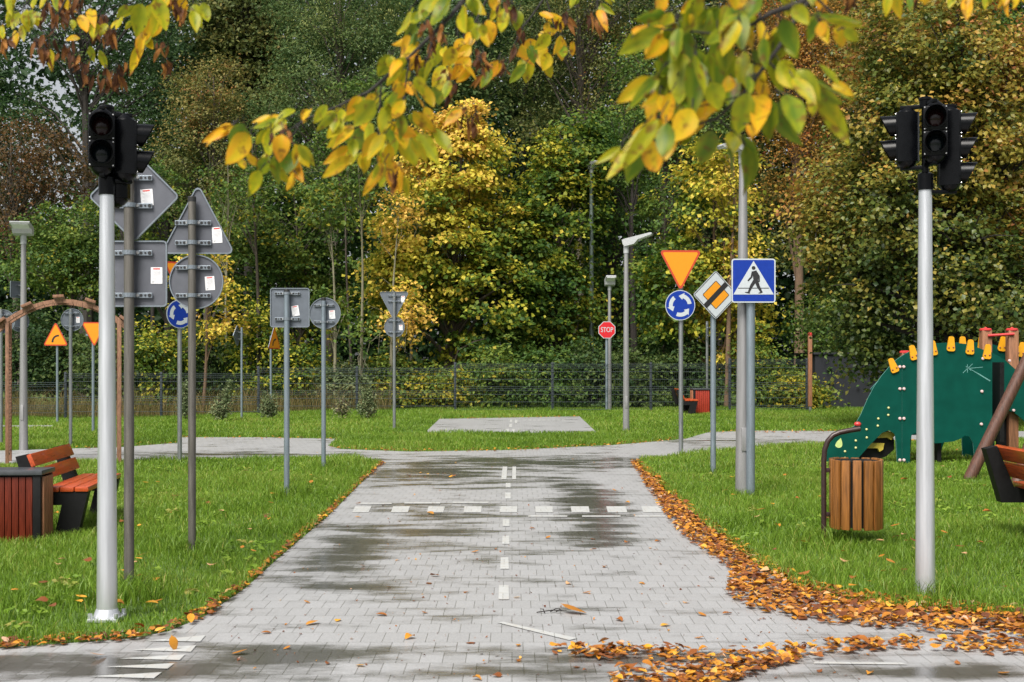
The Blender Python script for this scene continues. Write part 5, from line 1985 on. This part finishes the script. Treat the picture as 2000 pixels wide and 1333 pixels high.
# ---- left spray
branch(
    [([(60, -60, .007, 0), (30, -5, .006, 0), (0, 22, .005, 0), (-40, 45, .004, 0)], 3.0, None), ([(62, -5, .004, 0), (40, 22, .0035, 0), (8, 32, .003, 0)], 3.0, None),
     ([(180, -60, .009, 0), (132, -8, .006, 0), (106, 46, .004, 0)], 3.0, [(2.6, 1.4, 3.1, .05), (1.2, 2.2, 2.95, .035), (-.2, 2.8, 2.75, .02)]),
     ([(135, -10, .005, 0), (142, 28, .004, 0), (132, 50, .003, 0), (120, 56, .002, 0)], 3.0, None), ([(150, 10, .004, 0), (166, 70, .003, 0), (172, 100, .002, 0)], 3.0, None),
     ([(330, -60, .007, 0), (320, -10, .005, 0), (325, 70, .003, 0)], 3.0, [(1.2, 2.2, 2.95, .02), (-.5, 2.8, 2.7, .012)])],
    [(35, 22, 25, 60, 24, 'y'), (60, 22, 76, 52, 28, 'y'), (50, 18, 50, 62, 24, 'y'), (62, 28, 55, 56, 15, 'o'), (130, -8, 146, 28, 24, 'o'), (158, 30, 170, 66, 24, 'o'), (176, 18, 182, 42, 22, 'e'), (186, 44, 184, 74, 22, 'y'),
     (156, 75, 124, 76, 13, 'o'), (100, 98, 99, 134, 20, 'e'), (194, 98, 212, 136, 20, 'y'), (6, 48, 2, 92, 18, 'o'), (250, 12, 222, 36, 18, 'y'), (238, 34, 230, 62, 18, 'y'), (276, 8, 262, 76, 40, 'y'), (306, -4, 322, 66, 38, 'y'),
     (322, -14, 316, 12, 26, 'e'), (304, 38, 276, 84, 30, 'o'), (286, 70, 268, 134, 22, 'o'), (284, 74, 302, 98, 20, 'e'), (378, 8, 392, 54, 26, 'y'), (352, -8, 346, 42, 30, 'o'), (20, -10, 20, 30, 22, 'y'), (95, -12, 80, 20, 22, 'y'),
     (115, -10, 118, 30, 22, 'o'), (140, 40, 150, 60, 14, 'y'), (30, 60, 36, 100, 18, 'e')],
    [(15, 92), (74, 95), (100, 88), (130, 108), (146, 124), (166, 142), (172, 155), (200, 42), (206, 148), (216, 170), (226, 152), (210, 82), (321, 104), (326, 132), (340, 18), (358, 32), (190, 72), (220, 76), (92, 22), (115, 46), (180, 50), (240, 145), (85, 110), (130, 20), (150, 10)],
    3.0, lambda x, y: 0, 'upper left spray with many shrivelled brown leaves')
# ---- middle branch
branch(
    [([(1000, -90, .014, .3), (935, -35, .011, .15), (880, 32, .0085, 0), (800, 112, .0075, 0), (720, 180, .0062, 0), (660, 208, .005, 0), (600, 232, .004, 0), (560, 258, .003, 0)], 2.25,
      [(2.6, 1.4, 3.0, .055), (1.6, 2.0, 2.75, .04), (.7, 2.4, 2.45, .024)]),
     ([(800, 112, .004, 0), (790, 180, .003, 0), (775, 260, .002, 0)], 2.25, None), ([(745, 160, .004, 0), (740, 240, .003, 0), (735, 300, .002, 0)], 2.25, None),
     ([(590, 236, .003, 0), (550, 300, .002, 0)], 2.25, None), ([(850, 60, .004, 0), (830, 130, .0035, 0), (800, 170, .002, 0)], 2.25, None),
     ([(1075, -70, .008, .8), (1064, -5, .006, .8), (1040, 30, .005, .8), (1015, 60, .004, .8), (985, 150, .002, .8)], 2.25, [(1.6, 2.0, 2.75, .02), (.5, 2.9, 2.55, .012)]),
     ([(1066, -5, .005, .8), (1085, 60, .004, .8), (1110, 132, .003, .8)], 2.25, None), ([(1170, -50, .004, .8), (1165, 40, .003, .8)], 2.25, None), ([(970, -40, .006, .4), (930, 40, .004, .4), (890, 120, .003, .4), (870, 200, .002, .4)], 2.25, None)],
    [(456, 246, 394, 280, 22, 'o'), (488, 260, 446, 322, 50, 'o'), (546, 226, 498, 250, 20, 'o'), (560, 234, 512, 264, 28, 'y'), (530, 258, 518, 306, 32, 'y'), (552, 262, 545, 316, 38, 'o'), (506, 334, 486, 382, 30, 'y'), (546, 306, 532, 364, 46, 'g'),
     (558, 304, 592, 356, 34, 'o'), (576, 284, 604, 328, 28, 'y'), (572, 338, 562, 378, 14, 'o'), (602, 214, 588, 242, 22, 'o'), (640, 206, 610, 242, 24, 'y'), (528, 298, 508, 334, 26, 'y'), (476, 300, 500, 325, 26, 'o'),
     (682, 306, 630, 348, 28, 'o'), (668, 212, 660, 250, 28, 'y'), (692, 246, 648, 292, 32, 'e'), (702, 250, 698, 300, 32, 'g'), (732, 196, 694, 244, 44, 'y'), (736, 186, 702, 232, 32, 'o'), (762, 178, 734, 208, 26, 'g'), (782, 182, 768, 220, 36, 'y'),
     (802, 168, 824, 210, 32, 'o'), (812, 160, 848, 210, 38, 'y'), (806, 218, 854, 260, 32, 'e'), (764, 236, 774, 304, 42, 'g'), (786, 256, 812, 326, 48, 'y'), (752, 262, 716, 316, 30, 'o'), (742, 272, 744, 324, 26, 'y'), (772, 246, 814, 268, 30, 'o'),
     (818, 260, 856, 320, 34, 'y'), (748, 322, 706, 382, 24, 'e'), (756, 326, 742, 368, 24, 'y'), (764, 312, 772, 376, 34, 'o'), (778, 326, 784, 380, 26, 'o'), (690, 280, 688, 324, 30, 'y'), (722, 240, 724, 290, 32, 'y'), (662, 246, 652, 290, 26, 'y'),
     (715, 300, 712, 340, 22, 'e'), (700, 210, 712, 260, 30, 'o'), (760, 205, 745, 262, 34, 'y'),
     (800, 26, 788, 80, 34, 'y'), (872, -6, 848, 62, 36, 'g'), (902, 14, 906, 64, 38, 'y'), (838, 26, 796, 48, 32, 'g'), (822, 58, 766, 102, 28, 'o'), (802, 72, 782, 106, 28, 'e'), (764, 106, 738, 150, 34, 'y'), (818, 106, 798, 136, 28, 'o'), (936, 46, 930, 80, 24, 'y'),
     (954, 38, 964, 82, 28, 'o'), (986, 18, 978, 76, 26, 'y'), (1012, 20, 1008, 60, 28, 'y'), (960, -8, 966, 22, 22, 'o'), (906, 76, 890, 114, 30, 'o'), (922, 62, 914, 98, 22, 'o'), (892, 96, 866, 128, 32, 'e'), (918, 112, 882, 154, 30, 'o'), (902, 126, 932, 154, 26, 'o'),
     (868, 126, 848, 184, 32, 'y'), (972, 118, 936, 170, 26, 'o'), (1064, 28, 1102, 42, 24, 'o'), (1088, 38, 1096, 64, 26, 'o'), (1062, 66, 1088, 60, 18, 'o'), (1048, 80, 1012, 112, 34, 'o'), (1054, 84, 1062, 136, 34, 'o'), (1100, 76, 1094, 120, 26, 'o'),
     (1072, 104, 1060, 140, 28, 'o'), (1036, 116, 1026, 164, 28, 'y'), (1122, -6, 1118, 22, 18, 'y'), (1168, 18, 1186, 54, 20, 'o'), (1172, 8, 1202, 30, 14, 'y'), (1180, -10, 1196, 8, 16, 'y'), (902, 214, 866, 248, 22, 'o'), (845, -5, 820, 40, 34, 'y'), (915, -8, 940, 30, 30, 'y'),
     (780, 130, 756, 170, 30, 'y'), (830, 120, 822, 165, 30, 'e'), (860, 90, 846, 130, 28, 'y')],
    [(835, 62), (846, 98), (880, 142), (936, 112), (940, 158), (992, 22), (1016, 72), (1100, 52), (1155, 46), (906, 238), (922, 252), (1000, 102), (876, 182), (850, 80), (870, 60), (820, 130), (535, 285), (770, 350), (560, 275), (940, 130), (985, 130)],
    2.25, lambda x, y: .8 if x > 1000 else (.4 if x > 855 and y > 60 else 0), 'long middle branch reaching left with yellow and green leaves')
# ---- right branch
rg = np.random.default_rng(4)
lv = [(1292, 56, 1206, 108, 40, 'g'), (1312, 42, 1250, 58, 42, 'g'), (1330, 30, 1382, 12, 30, 'e'), (1270, 62, 1304, 38, 32, 'o'), (1402, 16, 1348, 74, 44, 'g'), (1430, 14, 1452, 94, 52, 'g'), (1302, 70, 1262, 114, 38, 'o'), (1342, 60, 1350, 156, 50, 'g'), (1322, 56, 1288, 154, 50, 'g'),
      (1400, 76, 1394, 194, 48, 'g'), (1470, 96, 1472, 176, 52, 'g'), (1508, 96, 1528, 184, 42, 'g'), (1488, 46, 1502, 116, 34, 'o'), (1450, 54, 1482, 104, 38, 'o'), (1528, 40, 1558, 116, 46, 'g'), (1592, 38, 1576, 84, 28, 'g'), (1600, 30, 1688, 46, 16, 'g'), (1602, 42, 1616, 84, 28, 'o'),
      (1632, 52, 1652, 94, 36, 'o'), (1650, 56, 1676, 82, 26, 'y'), (1332, 106, 1330, 216, 56, 'g'), (1362, 96, 1366, 186, 50, 'g'), (1276, 152, 1204, 202, 38, 'e'), (1284, 148, 1222, 220, 32, 'g'), (1286, 176, 1264, 246, 36, 'o'), (1288, 186, 1312, 240, 34, 'o'), (1342, 156, 1350, 216, 56, 'g'),
      (1352, 214, 1316, 282, 54, 'o'), (1274, 242, 1186, 358, 40, 'y'), (1258, 276, 1222, 356, 46, 'g'), (1302, 238, 1236, 278, 38, 'e'), (1212, 288, 1162, 322, 18, 'y'), (1264, 272, 1288, 348, 46, 'o'), (1302, 242, 1298, 316, 42, 'g'), (1382, 212, 1326, 284, 38, 'o'), (1392, 254, 1368, 314, 48, 'g'),
      (1462, 182, 1438, 262, 50, 'g'), (1502, 194, 1512, 280, 54, 'g'), (1546, 196, 1566, 244, 34, 'o'), (1556, 136, 1604, 194, 40, 'y'), (1540, 146, 1584, 206, 50, 'g'), (1588, 176, 1644, 206, 34, 'g'), (1602, 188, 1658, 280, 42, 'y'), (1456, 284, 1462, 382, 46, 'g'), (1480, 146, 1502, 200, 34, 'o'),
      (1530, -6, 1540, 34, 34, 'y'), (1600, -14, 1606, 28, 28, 'o'), (1735, -14, 1730, 34, 22, 'y'), (1750, -14, 1756, 42, 26, 'e'), (1890, -8, 1888, 38, 24, 'o'), (1862, -14, 1855, 14, 20, 'y'), (1922, -14, 1926, 14, 18, 'y'), (1960, -14, 1954, 18, 18, 'o'), (1985, -10, 1982, 14, 16, 'e'),
      (1380, 20, 1376, 90, 48, 'g'), (1420, 100, 1432, 190, 48, 'g'), (1300, 130, 1290, 190, 46, 'g'), (1450, 120, 1462, 170, 40, 'g'), (1390, 160, 1404, 216, 44, 'y'), (1430, 150, 1425, 215, 40, 'g'), (1520, 60, 1500, 130, 44, 'g'), (1440, 40, 1410, 110, 44, 'y'), (1340, 20, 1320, 80, 44, 'g'),
      (1550, 10, 1580, 50, 34, 'y'), (1480, -5, 1460, 50, 40, 'g'), (1360, -10, 1350, 40, 42, 'g'), (1440, -12, 1436, 20, 40, 'e'), (1300, -5, 1270, 30, 34, 'o'), (1400, 185, 1380, 225, 36, 'o'), (1470, 215, 1488, 245, 30, 'o'), (1320, 195, 1345, 250, 34, 'g'), (1810, -14, 1806, 8, 18, 'o')]
branch(
    [([(1660, -90, .018, 0), (1600, -20, .013, 0), (1560, 8, .010, 0), (1505, 26, .008, 0), (1470, 48, .006, 0), (1420, 70, .004, 0), (1340, 60, .003, 0), (1290, 58, .002, 0)], 1.75, [(2.6, 1.4, 2.8, .05), (1.7, 1.6, 2.4, .035)]),
     ([(1580, 0, .009, 0), (1552, 40, .008, 0), (1520, 95, .0068, 0), (1455, 180, .0058, 0), (1400, 232, .0045, 0), (1330, 252, .0032, 0), (1220, 270, .002, 0)], 1.75, None),
     ([(1400, 232, .003, 0), (1440, 262, .002, 0), (1456, 286, .0015, 0)], 1.75, None), ([(1500, 120, .004, 0), (1560, 180, .003, 0), (1600, 208, .002, 0)], 1.75, None), ([(1440, 190, .003, 0), (1340, 215, .0025, 0), (1276, 152, .0018, 0)], 1.75, None),
     ([(1590, -8, .005, 0), (1630, 30, .003, 0), (1650, 58, .002, 0)], 1.75, None), ([(1990, -40, .008, .5), (1860, -30, .006, .5), (1740, -34, .004, .5)], 1.75, [(2.6, 1.4, 2.6, .02)])],
    lv, [(1790, -8), (1660, 6)], 1.75, lambda x, y: .5 if x > 1700 else 0, 'right branch thick with large green leaves close to the camera')
